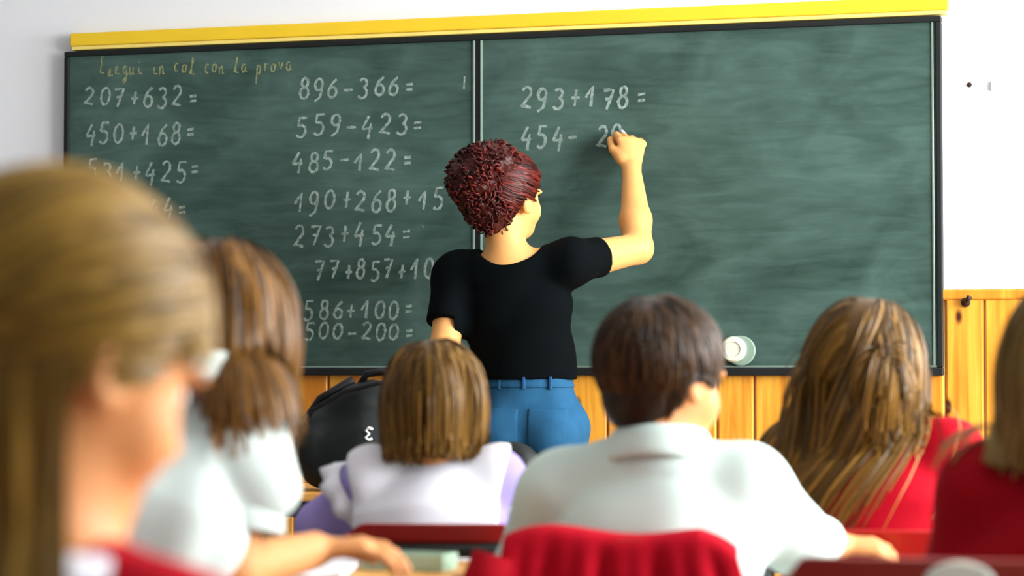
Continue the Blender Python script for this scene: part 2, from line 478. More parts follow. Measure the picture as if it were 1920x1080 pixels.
def write(text, x0, x1, yc, hpx, m='chalk', wd=0.0078, rise=0.0, label=None):
    n = len(text); cw = (x1 - x0) / n; mb = MB()
    def flush(mb):
        if not mb.v: return
        o = mb.build('chalk_writing', M[m], bb)
        o['label'] = label or ('chalk sum ' + text.replace('+', ' plus ').replace('-', ' minus ').replace('=', ' equals'))
    for i, ch in enumerate(text):
        if ch == ' ':                      # every written word is a piece of its own
            flush(mb); mb = MB(); continue
        jx, jy = random.uniform(-.08, .08), random.uniform(-.10, .10); hs_ = hpx * random.uniform(.80, .96)
        for st in GL[ch]:
            pl = []
            for (u, v) in st:
                px = x0 + (i + 0.10 + ((u - .5) * (0.62 if ch in '+-=' else 0.82) + .44 + 0.14 * (v - .5)) + jx) * cw
                py = yc + rise * (i / n) + hs_ * (0.5 - v + jy)
                wpt = onwall(px, py, YB)
                pl.append((wpt[0] - bbl[0], wpt[2] - bbl[2]))
            ribbon_flat(mb, pl, wd, YB - 0.0012)
    flush(mb)
write('Esegui in col con la prova', 186, 548, 124, 38, 'chalk_y', 0.0045, -6, label='small yellowish chalk heading in cursive')
write('207+632=', 156, 374, 182, 40)
write('450+168=', 156, 372, 250, 42)
write('531+425=', 160, 380, 320, 42)
write('210+44=', 172, 356, 392, 42)
write('896-366=', 555, 782, 168, 42, rise=-6)
write('559-423=', 550, 800, 236, 42, rise=-6)
write('485-122=', 544, 776, 304, 42, rise=-6)
write('190+268+15', 548, 836, 378, 44, rise=-8)
write('273+454=', 548, 776, 442, 44, rise=-4)
write('.', 786, 806, 408, 40, wd=0.011, label='chalk dot')
write('77+857+10', 588, 818, 506, 42, rise=-2)
write('586+100=', 566, 780, 580, 40)
write('500-200=', 566, 780, 622, 36)
write('293+178=', 972, 1216, 186, 44, wd=0.0085, rise=-4)
write('454- 20', 976, 1172, 260, 46, wd=0.0085, rise=-6)
write('|', 864, 876, 156, 26, wd=0.006, label='short chalk tick by the joint')

# yellow rail over the board
ra = onwall(131, 85, -0.04); rb = onwall(1777, 12, -0.04)
rl = empty('wooden_rail', ((ra[0] + rb[0]) / 2, 0, zt + 0.004)); tag(rl, 'yellow wooden rail running along the top of the blackboard', 'rail')
hw = (rb[0] - ra[0]) / 2
MB().box((-hw, -0.042, 0.012), (hw, -0.001, 0.052)).build('rail_face', M['yellow'], rl, 0.004)
MB().box((-hw + 0.004, -0.037, 0.0), (hw - 0.004, -0.001, 0.012)).build('rail_lip', M['yellow_pale'], rl, 0.003)

# round eraser on the lower right of the board
p = onwall(1378, 655, YB)
er = empty('board_eraser', (p[0], YB - 0.001, p[2])); tag(er, 'pale round felt eraser stuck low on the blackboard', 'eraser')
MB().lathe([(0.030, 0), (0.036, 0.004), (0.037, 0.024), (0.033, 0.030), (0.022, 0.031), (0.020, 0.028)], 32, 'y').build('felt_pad', M['magnet'], er, smooth=False)
MB().lathe([(0.040, 0), (0.043, 0.003), (0.043, 0.011), (0.040, 0.013)], 32, 'y', (0.018, 0, -0.004)).build('backing_disc', M['magnet_ring'], er)
# nail, cable duct, hook
p = onwall(1818, 160, 0)
nl = empty('wall_nail', (p[0], 0, p[2])); tag(nl, 'small dark nail in the white wall right of the blackboard', 'nail')
MB().tube([(0, 0, 0), (0, -0.014, 0.002)], 0.0032, 8).build('shank', M['dark'], nl)
MB().lathe([(0.004, 0.012), (0.0075, 0.013), (0.006, 0.017), (0.002, 0.018)], 12, 'y').build('head', M['dark'], nl)
p = onwall(1858, 161, 0)
cd = MB().box((0, -0.012, -0.014), (ROOM_X1 - p[0] - 0.01, 0, 0.014)).build('cable_duct', M['wall'], None, 0.003)
cd.location = (p[0], 0, p[2]); tag(cd, 'thin white cable duct on the wall at the right edge', 'cable duct')
p = onwall(1810, 567, -0.03)
hk = empty('coat_hook', (p[0], -0.021, p[2])); tag(hk, 'small dark hook on the pine cap rail right of the blackboard', 'hook')
MB().lathe([(0.013, 0), (0.013, 0.004), (0.006, 0.006)], 16, 'y').build('base_plate', M['dark'], hk)
MB().tube([(0, -0.004, 0), (0.003, -0.02, 0), (0.008, -0.032, 0.006), (0.014, -0.036, 0.014)], [0.005, 0.005, 0.006, 0.009], 10).build('peg', M['dark'], hk, smooth=True)

# ------------------------------------------------------------------ furniture
def rz_local(v, rz):
    c, s = math.cos(rz), math.sin(rz)
    return (c * v[0] - s * v[1], s * v[0] + c * v[1])


def rounded_back(w_, zlo, zhi, rad, th, bend, n=28, hole=None):
    """curved backrest board: rounded upper corners, bent about a vertical axis; front is -y"""
    mb = MB(); V = []; xs = np.linspace(-w_ / 2, w_ / 2, n)
    for x in xs:
        e = w_ / 2 - abs(x)
        zt_ = zhi - (rad - math.sqrt(max(rad * rad - (rad - e) ** 2, 0)) if e < rad else 0)
        rl = min(rad * .4, .02)
        zb_ = zlo + (rl - math.sqrt(max(rl * rl - (rl - e) ** 2, 0)) if e < rl else 0)
        yb = bend * (1 - (2 * x / w_) ** 2)
        for z in np.linspace(zb_, zt_, 7):
            k = (z - zlo) / (zhi - zlo)
            V.append((x, -th / 2 - yb - 0.02 * k, z))
        for z in np.linspace(zt_, zb_, 7):
            k = (z - zlo) / (zhi - zlo)
            V.append((x, th / 2 - yb - 0.02 * k, z))
    Fs = []; m = 14
    for i in range(n - 1):
        for j in range(m): Fs.append((i * m + j, i * m + (j + 1) % m, (i + 1) * m + (j + 1) % m, (i + 1) * m + j))
    Fs.append(tuple(range(m))); Fs.append(tuple(reversed(range((n - 1) * m, n * m))))
    return mb.add(V, Fs)


def chair(label, loc, rz, top=0.80, wd=0.36, board_h=0.07, colour='red_paint', seat=0.42, frame='metal_dark', rad=0.06, bar=True, cat='chair'):
    """school chair facing +y (back at -y)"""
    c = empty('school_chair', (loc[0], loc[1], 0), rz); tag(c, label, cat, 'school chairs')
    yb = -0.18
    sm = MB()
    n = 20; V = []
    xs = [math.copysign(abs(math.cos(a)) ** 0.35, math.cos(a)) for a in np.linspace(0, 2 * math.pi, n, endpoint=False)]
    ys_ = [math.copysign(abs(math.sin(a)) ** 0.35, math.sin(a)) for a in np.linspace(0, 2 * math.pi, n, endpoint=False)]
    for zz in (seat - 0.016, seat):
        for a, b in zip(xs, ys_): V.append((a * wd / 2, b * 0.18, zz))
    sm.add(V, [(i, (i + 1) % n, n + (i + 1) % n, n + i) for i in range(n)] + [tuple(reversed(range(n))), tuple(range(n, 2 * n))])
    sm.build('seat', M[colour], c, 0.004)
    b = rounded_back(wd, top - board_h, top, rad, 0.018, 0.02).build('backrest', M[colour], c, 0.004)
    b.location = (0, yb, 0)
    for sx in (-1, 1):
        x = sx * (wd / 2 - 0.03)
        MB().tube([(x, yb - 0.03, 0.0), (x, yb + 0.01, seat - 0.03), (x, yb + 0.008, seat + 0.1), (x, yb - 0.006, top - board_h * 0.4)], 0.011, 10).build('back_leg', M[frame], c, smooth=True)
        MB().tube([(x, 0.17, 0.0), (x, 0.14, seat - 0.03)], 0.011, 10).build('front_leg', M[frame], c, smooth=True)
        MB().tube([(x, yb + 0.01, seat - 0.027), (x, 0.14, seat - 0.027)], 0.010, 8).build('side_rail', M[frame], c, smooth=True)
    for y in (yb + 0.02, 0.13):
        MB().tube([(-wd / 2 + .03, y, seat - 0.027), (wd / 2 - .03, y, seat - 0.027)], 0.010, 8).build('cross_rail', M[frame], c, smooth=True)
    if bar:
        pts = [(x, yb - 0.02 * (1 - (2 * x / wd) ** 2) - 0.004 + 0.0, top - board_h - 0.012 - (0.05 * max(0, abs(2 * x / wd) - 0.72) / 0.28)) for x in np.linspace(-wd / 2 + .008, wd / 2 - .008, 15)]
        MB().tube(pts, 0.013, 10).build('back_bar', M[frame], c, smooth=True)
    return c


def desk(label, loc, rz, wd, dp, h, cat='desk', shelf=True):
    d = empty('school_desk', (loc[0], loc[1], 0), rz); tag(d, label, cat, 'school desks')
    MB().box((-wd / 2, -dp / 2, h - 0.022), (wd / 2, dp / 2, h)).build('desk_top', M['desk_wood'], d, 0.006)
    ap = MB()
    MB().box((-wd / 2 + .03, -dp / 2 + .02, h - 0.06), (wd / 2 - .03, -dp / 2 + .04, h - 0.0221)).build('apron', M['metal_dark'], d)
    MB().box((-wd / 2 + .03, dp / 2 - .04, h - 0.06), (wd / 2 - .03, dp / 2 - .02, h - 0.0221)).build('apron', M['metal_dark'], d)
    for sx in (-1, 1):
        MB().box((sx * (wd / 2 - .04) - .01, -dp / 2 + .04, h - 0.06), (sx * (wd / 2 - .04) + .01, dp / 2 - .04, h - 0.0221)).build('apron', M['metal_dark'], d)
        for sy in (-1, 1):
            MB().tube([(sx * (wd / 2 - .04), sy * (dp / 2 - .03), 0), (sx * (wd / 2 - .04), sy * (dp / 2 - .03), h - 0.0225)], 0.014, 10).build('leg', M['metal_grey'], d, smooth=True)
    if shelf:
        MB().box((-wd / 2 + .06, -dp / 2 + .06, h - 0.17), (wd / 2 - .06, dp / 2 - .06, h - 0.16)).build('shelf', M['desk_wood'], d)
    return d


# ------------------------------------------------------------------ signed-distance modelling
I3 = np.eye(3)
def nrm(v):
    v = np.asarray(v, float); return v / (np.linalg.norm(v) + 1e-12)
def rotm(yaw=0, pitch=0, roll=0):
    """head frame in a figure: yaw right, pitch down, roll to the right, degrees"""
    a, b, c = math.radians(-yaw), math.radians(-pitch), math.radians(roll)
    Rz = np.array([[math.cos(a), -math.sin(a), 0], [math.sin(a), math.cos(a), 0], [0, 0, 1]])
    Rx = np.array([[1, 0, 0], [0, math.cos(b), -math.sin(b)], [0, math.sin(b), math.cos(b)]])
    Ry = np.array([[math.cos(c), 0, math.sin(c)], [0, 1, 0], [-math.sin(c), 0, math.cos(c)]])
    return Rz @ Rx @ Ry


class SDF:
    def __init__(s): s.p = []; s.R = I3; s.t = np.zeros(3); s.sc = 1.0; s.disp = None; s.cuts = []
    def frame(s, R=I3, t=(0, 0, 0), sc=1.0): s.R = R; s.t = np.array(t, float); s.sc = sc; return s
    def _w(s, c): return s.t + s.sc * (s.R @ np.asarray(c, float))
    def ell(s, c, r, R=I3, k=0.02, op='u'):
        c = s._w(c); r = np.asarray(r, float) * s.sc; A = (s.R @ R).T
        def fn(p):
            q = (p - c) @ A.T
            k0 = np.sqrt(((q / r) ** 2).sum(-1)); k1 = np.sqrt(((q / (r * r)) ** 2).sum(-1)) + 1e-9
            return k0 * (k0 - 1.0) / k1
        m = r.max(); s.p.append((fn, c - m, c + m, k * s.sc, op)); return s
    def cone(s, a, b, ra, rb, k=0.02, op='u'):
        a = s._w(a); b = s._w(b); ra *= s.sc; rb *= s.sc
        ba = b - a; L2 = max(ba @ ba, 1e-9)
        def fn(p):
            pa = p - a; h = np.clip(pa @ ba / L2, 0, 1)
            d = pa - h[..., None] * ba
            return np.sqrt((d * d).sum(-1)) - (ra + (rb - ra) * h)
        m = max(ra, rb); s.p.append((fn, np.minimum(a, b) - m, np.maximum(a, b) + m, k * s.sc, op)); return s
    def econe(s, a, b, ra, rb, side, k=0.03, op='u'):
        a = s._w(a); b = s._w(b); ra = np.array(ra) * s.sc; rb = np.array(rb) * s.sc
        ba = b - a; L = np.linalg.norm(ba); ax = ba / L
        u = s.R @ np.asarray(side, float); u = nrm(u - ax * (u @ ax)); v = np.cross(ax, u)
        def fn(p):
            pa = p - a; t = pa @ ax; h = np.clip(t / L, 0, 1)
            rx = ra[0] + (rb[0] - ra[0]) * h; ry = ra[1] + (rb[1] - ra[1]) * h
            e = t - h * L; m = np.minimum(rx, ry)
            return (np.sqrt((pa @ u / rx) ** 2 + (pa @ v / ry) ** 2 + (e / m) ** 2) - 1) * m
        m = max(ra.max(), rb.max()); s.p.append((fn, np.minimum(a, b) - m, np.maximum(a, b) + m, k * s.sc, op)); return s
    def fnp(s, fn, lo, hi, k=0.01, op='u'): s.p.append((fn, np.array(lo, float), np.array(hi, float), k, op)); return s
    @staticmethod
    def _comb(D, d, k, op):
        if op == 'u':
            h = np.clip(0.5 + 0.5 * (D - d) / k, 0, 1); return D + (d - D) * h - k * h * (1 - h)
        h = np.clip(0.5 - 0.5 * (D + d) / k, 0, 1); return D + (-d - D) * h + k * h * (1 - h)
    def pt(s, p):
        D = np.full(p.shape[:-1], 9.0)
        for fn, lo, hi, k, op in s.p: D = s._comb(D, fn(p), max(k, 1e-4), op)
        return D
    def grid(s, vox, lo=None, hi=None):
        us = [q for q in s.p if q[4] == 'u']
        if lo is None:
            lo = np.min([q[1] for q in us], 0) - 5 * vox; hi = np.max([q[2] for q in us], 0) + 5 * vox
        n = np.ceil((np.array(hi) - lo) / vox).astype(int) + 1
        D = np.full(n, 1.0, dtype=np.float64)
        for fn, a, b, k, op in s.p:
            pad = 4 * vox + k
            i0 = np.clip(np.floor((a - pad - lo) / vox).astype(int), 0, n); i1 = np.clip(np.ceil((b + pad - lo) / vox).astype(int) + 1, 0, n)
            if np.any(i1 <= i0): continue
            ax = [lo[j] + vox * np.arange(i0[j], i1[j]) for j in range(3)]
            G = np.stack(np.meshgrid(*ax, indexing='ij'), -1)
            sl = tuple(slice(i0[j], i1[j]) for j in range(3))
            D[sl] = s._comb(D[sl], fn(G), max(k, 1e-4), op)
        if s.disp or s.cuts:
            idx = np.argwhere(D < 5 * vox)
            pts = lo + vox * idx
            v = D[tuple(idx.T)]
            if s.disp: v = v + s.disp(pts)
            for c in s.cuts: v = np.maximum(v, c(pts))
            D[tuple(idx.T)] = v
        return D, lo
    def mesh(s, name, vox, material, parent, tint=None, lo=None, hi=None):
        D, org = s.grid(vox, lo, hi)
        V, Fq = surface_nets(D, org, vox)
        return mesh_np(name, V, Fq, material, parent, True, None if tint is None else np.full(len(V), tint))


def surface_nets(D, org, vox):
    S = D < 0
    nx, ny, nz = D.shape
    cnt = np.zeros((nx - 1, ny - 1, nz - 1), dtype=np.int8)
    offs = [(i, j, k) for i in (0, 1) for j in (0, 1) for k in (0, 1)]
    for i, j, k in offs: cnt += S[i:nx - 1 + i, j:ny - 1 + j, k:nz - 1 + k]
    act = (cnt > 0) & (cnt < 8)
    C = np.argwhere(act)
    ids = np.full(act.shape, -1, dtype=np.int64); ids[act] = np.arange(len(C))
    acc = np.zeros((len(C), 3)); num = np.zeros(len(C))
    val = {o: D[C[:, 0] + o[0], C[:, 1] + o[1], C[:, 2] + o[2]] for o in offs}
    for a in offs:
        for ax in range(3):
            if a[ax] == 0:
                b = list(a); b[ax] = 1; b = tuple(b)
                va, vb = val[a], val[b]
                m = (va < 0) != (vb < 0)
                t = np.where(m, va / np.where(m, va - vb, 1.0), 0.0)
                q = np.array(a, float) + 0.0
                pos = np.repeat(q[None], len(C), 0); pos[:, ax] = t
                acc += pos * m[:, None]; num += m
    V = org + vox * (C + acc / num[:, None])
    quads = []
    for ax in range(3):
        u, w_ = (ax + 1) % 3, (ax + 2) % 3
        sl0 = [slice(None)] * 3; sl1 = [slice(None)] * 3
        sl0[ax] = slice(0, -1); sl1[ax] = slice(1, None)
        for j in (u, w_): sl0[j] = slice(1, -1); sl1[j] = slice(1, -1)
        A = S[tuple(sl0)]; B = S[tuple(sl1)]
        E = np.argwhere(A != B)
        if len(E) == 0: continue
        flip = A[tuple(E.T)]
        base = E.copy(); base[:, u] += 1; base[:, w_] += 1
        def cell(du, dw):
            c = base.copy(); c[:, u] += du; c[:, w_] += dw
            return ids[c[:, 0], c[:, 1], c[:, 2]]
        q = np.stack([cell(-1, -1), cell(0, -1), cell(0, 0), cell(-1, 0)], 1)
        q[~flip] = q[~flip][:, ::-1]
        quads.append(q)
    Q = np.concatenate(quads)
    return V, Q[(Q >= 0).all(1)]


def wrinkle(amp, f=1.0, seed=0.0, vert=1.0):
    def fn(p):
        x, y, z = p[:, 0] * f, p[:, 1] * f, p[:, 2] * f * vert
        a = np.sin(23 * x + 11 * z + 2.2 * np.sin(13 * z + 9 * y + seed) + seed)
        b = np.sin(17 * z - 21 * y + 1.8 * np.sin(19 * x + seed * 2) + 1.3 * seed)
        c = np.sin(47 * x - 31 * z + 29 * y + 1.5 * np.sin(23 * y + seed))
        return amp * (0.5 * a + 0.4 * b + 0.25 * c)
    return fn


# ---- head, hand
CR_C, CR_R = np.array([0, -0.012, 0.03]), np.array([0.074, 0.092, 0.080])
def add_head(S, R, t, sc=1.0, ears=True):
    S.frame(R, t, sc)
    S.ell(CR_C, CR_R, k=0.02)
    S.ell((0, 0.028, -0.03), (0.060, 0.060, 0.080), k=0.03)
    S.ell((0, 0.052, -0.086), (0.032, 0.030, 0.022), k=0.03)
    for s in (-1, 1):
        S.ell((s * 0.034, 0.055, -0.036), (0.026, 0.026, 0.028), k=0.02)
        S.ell((s * 0.030, 0.080, 0.016), (0.022, 0.010, 0.007), k=0.012)
        S.ell((s * 0.030, 0.092, -0.002), (0.015, 0.012, 0.010), k=0.012, op='s')
    S.cone((0, 0.082, 0.0), (0, 0.102, -0.032), 0.007, 0.011, k=0.012)
    for s in (-1, 1): S.ell((s * 0.009, 0.094, -0.037), (0.008, 0.009, 0.007), k=0.006)
    S.ell((0, 0.084, -0.057), (0.020, 0.010, 0.0055), k=0.006)
    S.ell((0, 0.082, -0.067), (0.017, 0.010, 0.006), k=0.006)
    if ears:
        for s in (-1, 1):
            Re = rotm(0, -8, 0)
            S.ell((s * 0.077, -0.006, -0.008), (0.010, 0.019, 0.031), Re, k=0.010)
            S.ell((s * 0.086, -0.001, -0.004), (0.007, 0.010, 0.018), Re, k=0.006, op='s')
    S.frame()


def add_neck(S, R, t, sc, N, r=0.048, r2=0.055):
    top = t + sc * (R @ np.array([0, -0.022, -0.055]))
    S.cone(top, N, r * sc, r2 * sc, k=0.03)


def add_hand(S, wrist, d, n, size=0.15, curls=(25, 30, 25), thumb=1, thumb_open=0.5, fr=1.0):
    """wrist point, finger direction d, back-of-hand normal n; thumb=+1 puts the thumb on d x n side"""
    d = nrm(d); n = nrm(np.asarray(n, float) - d * (np.asarray(n, float) @ d)); sd = np.cross(d, n)
    w_ = np.asarray(wrist, float); L = size
    kn = w_ + d * 0.46 * L
    S.econe(w_, kn, (0.145 * L, 0.10 * L), (0.23 * L, 0.085 * L), sd, k=0.008)
    lens = (0.46, 0.54, 0.50, 0.40)                      # index .. little
    for i, ln in enumerate(lens):
        off = thumb * (1.5 - i) * 0.118 * L
        p = kn + sd * off - n * 0.01 * L
        ang = 0.0; dirv = nrm(d + sd * thumb * (1.5 - i) * 0.06)
        seg = [0.46, 0.30, 0.24]; r0 = 0.056 * L * fr
        for j in range(3):
            ang += math.radians(curls[j] * (1 + 0.08 * i))
            dv = dirv * math.cos(ang) - n * math.sin(ang)
            q = p + dv * ln * seg[j] * L
            S.cone(p, q, r0, r0 * 0.9, k=0.003); r0 *= 0.9; p = q
    b = w_ + d * 0.14 * L + sd * thumb * 0.15 * L - n * 0.03 * L
    m = b + (d * 0.20 + sd * thumb * 0.16 * thumb_open - n * 0.08) * L
    e = m + (d * 0.22 + sd * thumb * 0.02 * thumb_open - n * 0.10) * L
    S.cone(b, m, 0.085 * L, 0.065 * L, k=0.012); S.cone(m, e, 0.062 * L, 0.05 * L, k=0.004)


def add_eyes(par, R, t, sc):
    for s in (-1, 1):
        c = t + sc * (R @ np.array([s * 0.030, 0.0700, -0.002]))
        n, m = 16, 10
        V = []; F_ = []; mi = []
        for i in range(m + 1):
            a = math.pi * i / m
            for j in range(n):
                b = 2 * math.pi * j / n
                V.append(c + sc * 0.0120 * (R @ np.array([math.sin(a) * math.cos(b), math.cos(a), math.sin(a) * math.sin(b)])))
        for i in range(m):
            for j in range(n):
                F_.append((i * n + j, (i + 1) * n + j, (i + 1) * n + (j + 1) % n, i * n + (j + 1) % n)); mi.append(1 if i < 2 else 0)
        mesh_np('eye', V, F_, None, par, True, None, [M['eye_white'], M['iris']], mi)
        mb = MB()
        mb.tube([t + sc * (R @ np.array([s * x, y, z])) for x, y, z in ((0.014, 0.091, 0.018), (0.026, 0.092, 0.022), (0.038, 0.086, 0.021), (0.048, 0.076, 0.014))], [0.002 * sc, 0.0032 * sc, 0.003 * sc, 0.0012 * sc], 8)
        mb.build('eyebrow', M['brow'], par, smooth=True)
        mb = MB()
        mb.tube([t + sc * (R @ np.array([s * x, y, z])) for x, y, z in ((0.019, 0.088, 0.002), (0.028, 0.0915, 0.007), (0.037, 0.088, 0.004), (0.043, 0.083, -0.001))], [0.001 * sc, 0.002 * sc, 0.002 * sc, 0.001 * sc], 6)
        mb.build('eyelashes', M['brow'], par, smooth=True)


# ---- hair
HL_Y = [-0.11, -0.07, -0.03, -0.012, 0.012, 0.03, 0.055, 0.08, 0.11]
HL_Z = [-0.085, -0.075, -0.045, 0.005, 0.008, -0.005, 0.045, 0.062, 0.066]
def hairline(y, nape=0.0):
    z = np.interp(y, HL_Y, HL_Z)
    return np.where(y < -0.02, z + nape, z)
def hair_cap(par, R, t, sc, m, grow=0.006, nape=0.0, vox=0.005):
    S = SDF(); S.frame(R, t, sc)
    S.ell(CR_C, CR_R + grow, k=0.01)
    S.ell((0, -0.045, -0.03), (0.060, 0.052, 0.062), k=0.02)
    S.frame()
    def cut(p):
        q = ((p - t) @ R) / sc
        return (hairline(q[:, 1], nape) - q[:, 2]) * 0.7 * sc
    S.cuts = [cut]
    return S.mesh('hair_cap', vox, m, par, tint=0.15)


def roots(n, R, t, sc, margin=0.004, nape=0.0, zmin=-1, front=True, bias=None):
    out = []
    while len(out) < n:
        u = RNG.normal(size=(4 * n, 3)); u /= np.linalg.norm(u, axis=1)[:, None]
        p = CR_C + u * (CR_R + 0.002)
        ok = p[:, 2] > hairline(p[:, 1], nape) + margin
        ok &= p[:, 2] > zmin
        if bias is not None: ok &= RNG.random(len(p)) < bias(p)
        out += list(p[ok])
    return np.array(out[:n])


def grow_strands(par, name, m, coll, rt, d0, off, T, seg, grav, width, cut=None, tie=None, after=None, wave=0.0, light=None, tint=None, lump=0.35, downv=(0, 0, -1), adh=0.06):
    """march strands over a collider SDF; rt, d0 in figure space"""
    N = len(rt); p = rt.copy(); d = d0.copy()
    off = np.broadcast_to(off, (N,)).copy()
    down = np.array(downv, float)
    def dg(p):
        e = 0.004; b = coll(p)
        g = np.stack([coll(p + e * I3[j]) - b for j in range(3)], -1) / e
        return b, g / (np.linalg.norm(g, axis=-1, keepdims=True) + 1e-6)
    b, g = dg(p); p = p + g * np.maximum(off * 0.5 - b, 0)[:, None]
    Pp = [p]; Nn = [g]; alive = np.ones(N, bool); reached = np.zeros(N, bool)
    ph = RNG.random(N) * 6.28; fr = 0.5 + RNG.random(N)
    for s in range(T):
        if tie is not None:
            to = tie - p; dist = np.linalg.norm(to, axis=1)
            reached |= dist < 0.022
            tgt = to / (dist[:, None] + 1e-6)
            d = np.where(reached[:, None], d * (1 - grav) + after(p, s) * grav, 0.55 * d + 0.45 * tgt)
        else:
            d = d * (1 - grav) + down * grav
        if wave:
            side = np.cross(g, d); d = d + wave * np.sin(ph + fr * s)[:, None] * side
        d = d / (np.linalg.norm(d, axis=1, keepdims=True) + 1e-6)
        pn = p + d * seg
        b, g = dg(pn)
        o_ = np.minimum(off, 0.004 + (s + 1) * 0.006)
        pn = pn + g * np.maximum(o_ - b, 0)[:, None] - g * (np.clip(b - o_, 0, 0.05) * adh)[:, None]
        if cut is not None:
            alive &= cut(pn)
            pn = np.where(alive[:, None], pn, p + d * 1e-5)
        dd = pn - p; L = np.linalg.norm(dd, axis=1, keepdims=True)
        d = np.where(L > 1e-4, dd / (L + 1e-9), d)
        p = pn; Pp.append(p); Nn.append(g)
    Pp = np.stack(Pp, 1); Nn = np.stack(Nn, 1)
    T1 = T + 1
    tan = np.gradient(Pp, axis=1); tan /= np.linalg.norm(tan, axis=2, keepdims=True) + 1e-9
    sd = np.cross(tan, Nn); sd /= np.linalg.norm(sd, axis=2, keepdims=True) + 1e-9
    wd = width * (0.6 + 0.8 * RNG.random(N))
    prof = np.minimum(1, np.linspace(0.7, 1.0, T1)) * np.clip(np.linspace(1.0, 0.0, T1) * 3.0 + 0.18, 0, 1)
    wv = (wd[:, None] * prof[None])[..., None] / 2
    tw = RNG.normal(0, 0.35, N)[:, None, None]
    sd = sd * np.cos(tw) + Nn * np.sin(tw)
    if lump == 0:
        Vv = np.stack([Pp - sd * wv, Pp + sd * wv], 2).reshape(-1, 3)
        i = (np.arange(N)[:, None] * T1 + np.arange(T)[None]).ravel() * 2
        Q = np.stack([i, i + 1, i + 3, i + 2], 1); kk = 2
    else:
        kk = 3
    if lump: Vv = np.stack([Pp - sd * wv, Pp + Nn * wv * lump * 2, Pp + sd * wv], 2).reshape(-1, 3)
    if lump: i = (np.arange(N)[:, None] * T1 + np.arange(T)[None]).ravel() * 3
    if lump: Q = np.concatenate([np.stack([i, i + 1, i + 4, i + 3], 1), np.stack([i + 1, i + 2, i + 5, i + 4], 1)])
    tv = RNG.random(N) ** 1.3 if tint is None else tint(rt)
    tn = np.repeat(np.clip(tv[:, None] + np.linspace(-0.1, 0.15, T1)[None], 0, 1).ravel(), kk)
    return mesh_np(name, Vv, Q, m, par, True, tn)


def tangent(p_loc, v):
    """project head-space direction v onto the cranium tangent plane at p_loc"""
    n = (p_loc - CR_C) / (CR_R ** 2); n /= np.linalg.norm(n, axis=1)[:, None]
    v = v - n * (v * n).sum(1)[:, None]
    return v / (np.linalg.norm(v, axis=1)[:, None] + 1e-6)


# ---- seated child
VIEW = -math.degrees(YAW)        # heading of the camera's view
class Fig: pass


def seated(label, av, N, Ls, Rs, Le, Re_, Lw, Rw, head, hyaw, hpitch=0, hroll=0, hs=1.0, lean=0.08, skin='skin', bw=1.0, seat=0.43,
           hands=((0, 1, -.2), (0, 1, -.2)), curls=(25, 30, 25), rhand_n=None, head_vox=0.005, td=0.0, shift=0.0):
    """all joints are world points; av / hyaw are degrees turned right of the view direction"""
    f = Fig()
    hd = math.radians(av + VIEW); rz = -hd
    fw = np.array([math.sin(hd), math.cos(hd), 0])
    base = np.array([N[0], N[1], 0]) - fw * lean
    base[2] = 0
    f.o = empty('person', base, rz); tag(f.o, label, 'person')
    c, s = math.cos(-rz), math.sin(-rz)
    Rw_ = np.array([[c, -s, 0], [s, c, 0], [0, 0, 1]])
    loc = lambda p: Rw_ @ (np.asarray(p, float) - base)
    f.loc = loc; f.base = base; f.Rw = Rw_
    f.N, f.Ls, f.Rs, f.Le, f.Re, f.Lw, f.Rw2 = map(loc, (N, Ls, Rs, Le, Re_, Lw, Rw))
    f.ht = loc(head); f.hR = rotm(hyaw - av, hpitch, hroll); f.hs = hs
    f.side = nrm(f.Rs - f.Ls); f.bw = bw; f.seat = seat
    f.pel = np.array([shift, 0, seat + 0.085]); f.wa = f.pel + (f.N - f.pel) * 0.36; f.ch = f.pel + (f.N - f.pel) * 0.70
    f.up = f.N - np.array([0, 0, 0.035 + td]); f.td = td
    f.hipL = f.pel + np.array([-0.075, 0, -0.01]); f.hipR = f.pel + np.array([0.075, 0, -0.01])
    f.knL = np.array([-0.10 + shift, 0.36, seat + 0.045]); f.knR = np.array([0.10 + shift, 0.36, seat + 0.045])
    f.anL = np.array([-0.10 + shift, 0.33, 0.07]); f.anR = np.array([0.10 + shift, 0.33, 0.07])
    # body
    S = SDF()
    torso(S, f, 0.0)
    for a, b, c_ in ((f.hipL, f.knL, f.anL), (f.hipR, f.knR, f.anR)):
        S.cone(a, b, 0.068, 0.046, k=0.03); S.cone(b, c_, 0.045, 0.028, k=0.02)
        S.cone(c_ + [0, -.01, -.03], c_ + [0, .12, -.045], 0.030, 0.022, k=0.02)
    for sgn, sh, el, wr, hdir in ((-1, f.Ls, f.Le, f.Lw, hands[0]), (1, f.Rs, f.Re, f.Rw2, hands[1])):
        S.cone(sh, el, 0.042 * bw, 0.034 * bw, k=0.025); S.cone(el, wr, 0.034 * bw, 0.024, k=0.012)
        hn = np.array([0, 0.15, 1.0])
        if sgn == 1 and rhand_n is not None: hn = np.array(rhand_n)
        add_hand(S, wr, np.array(hdir, float), hn, 0.135, curls, thumb=-1 if sgn == 1 else 1)
    add_neck(S, f.hR, f.ht, hs, f.N)
    add_head(S, f.hR, f.ht, hs)
    f.body = S.mesh('body', head_vox, M[skin], f.o)
    add_eyes(f.o, f.hR, f.ht, hs)
    return f


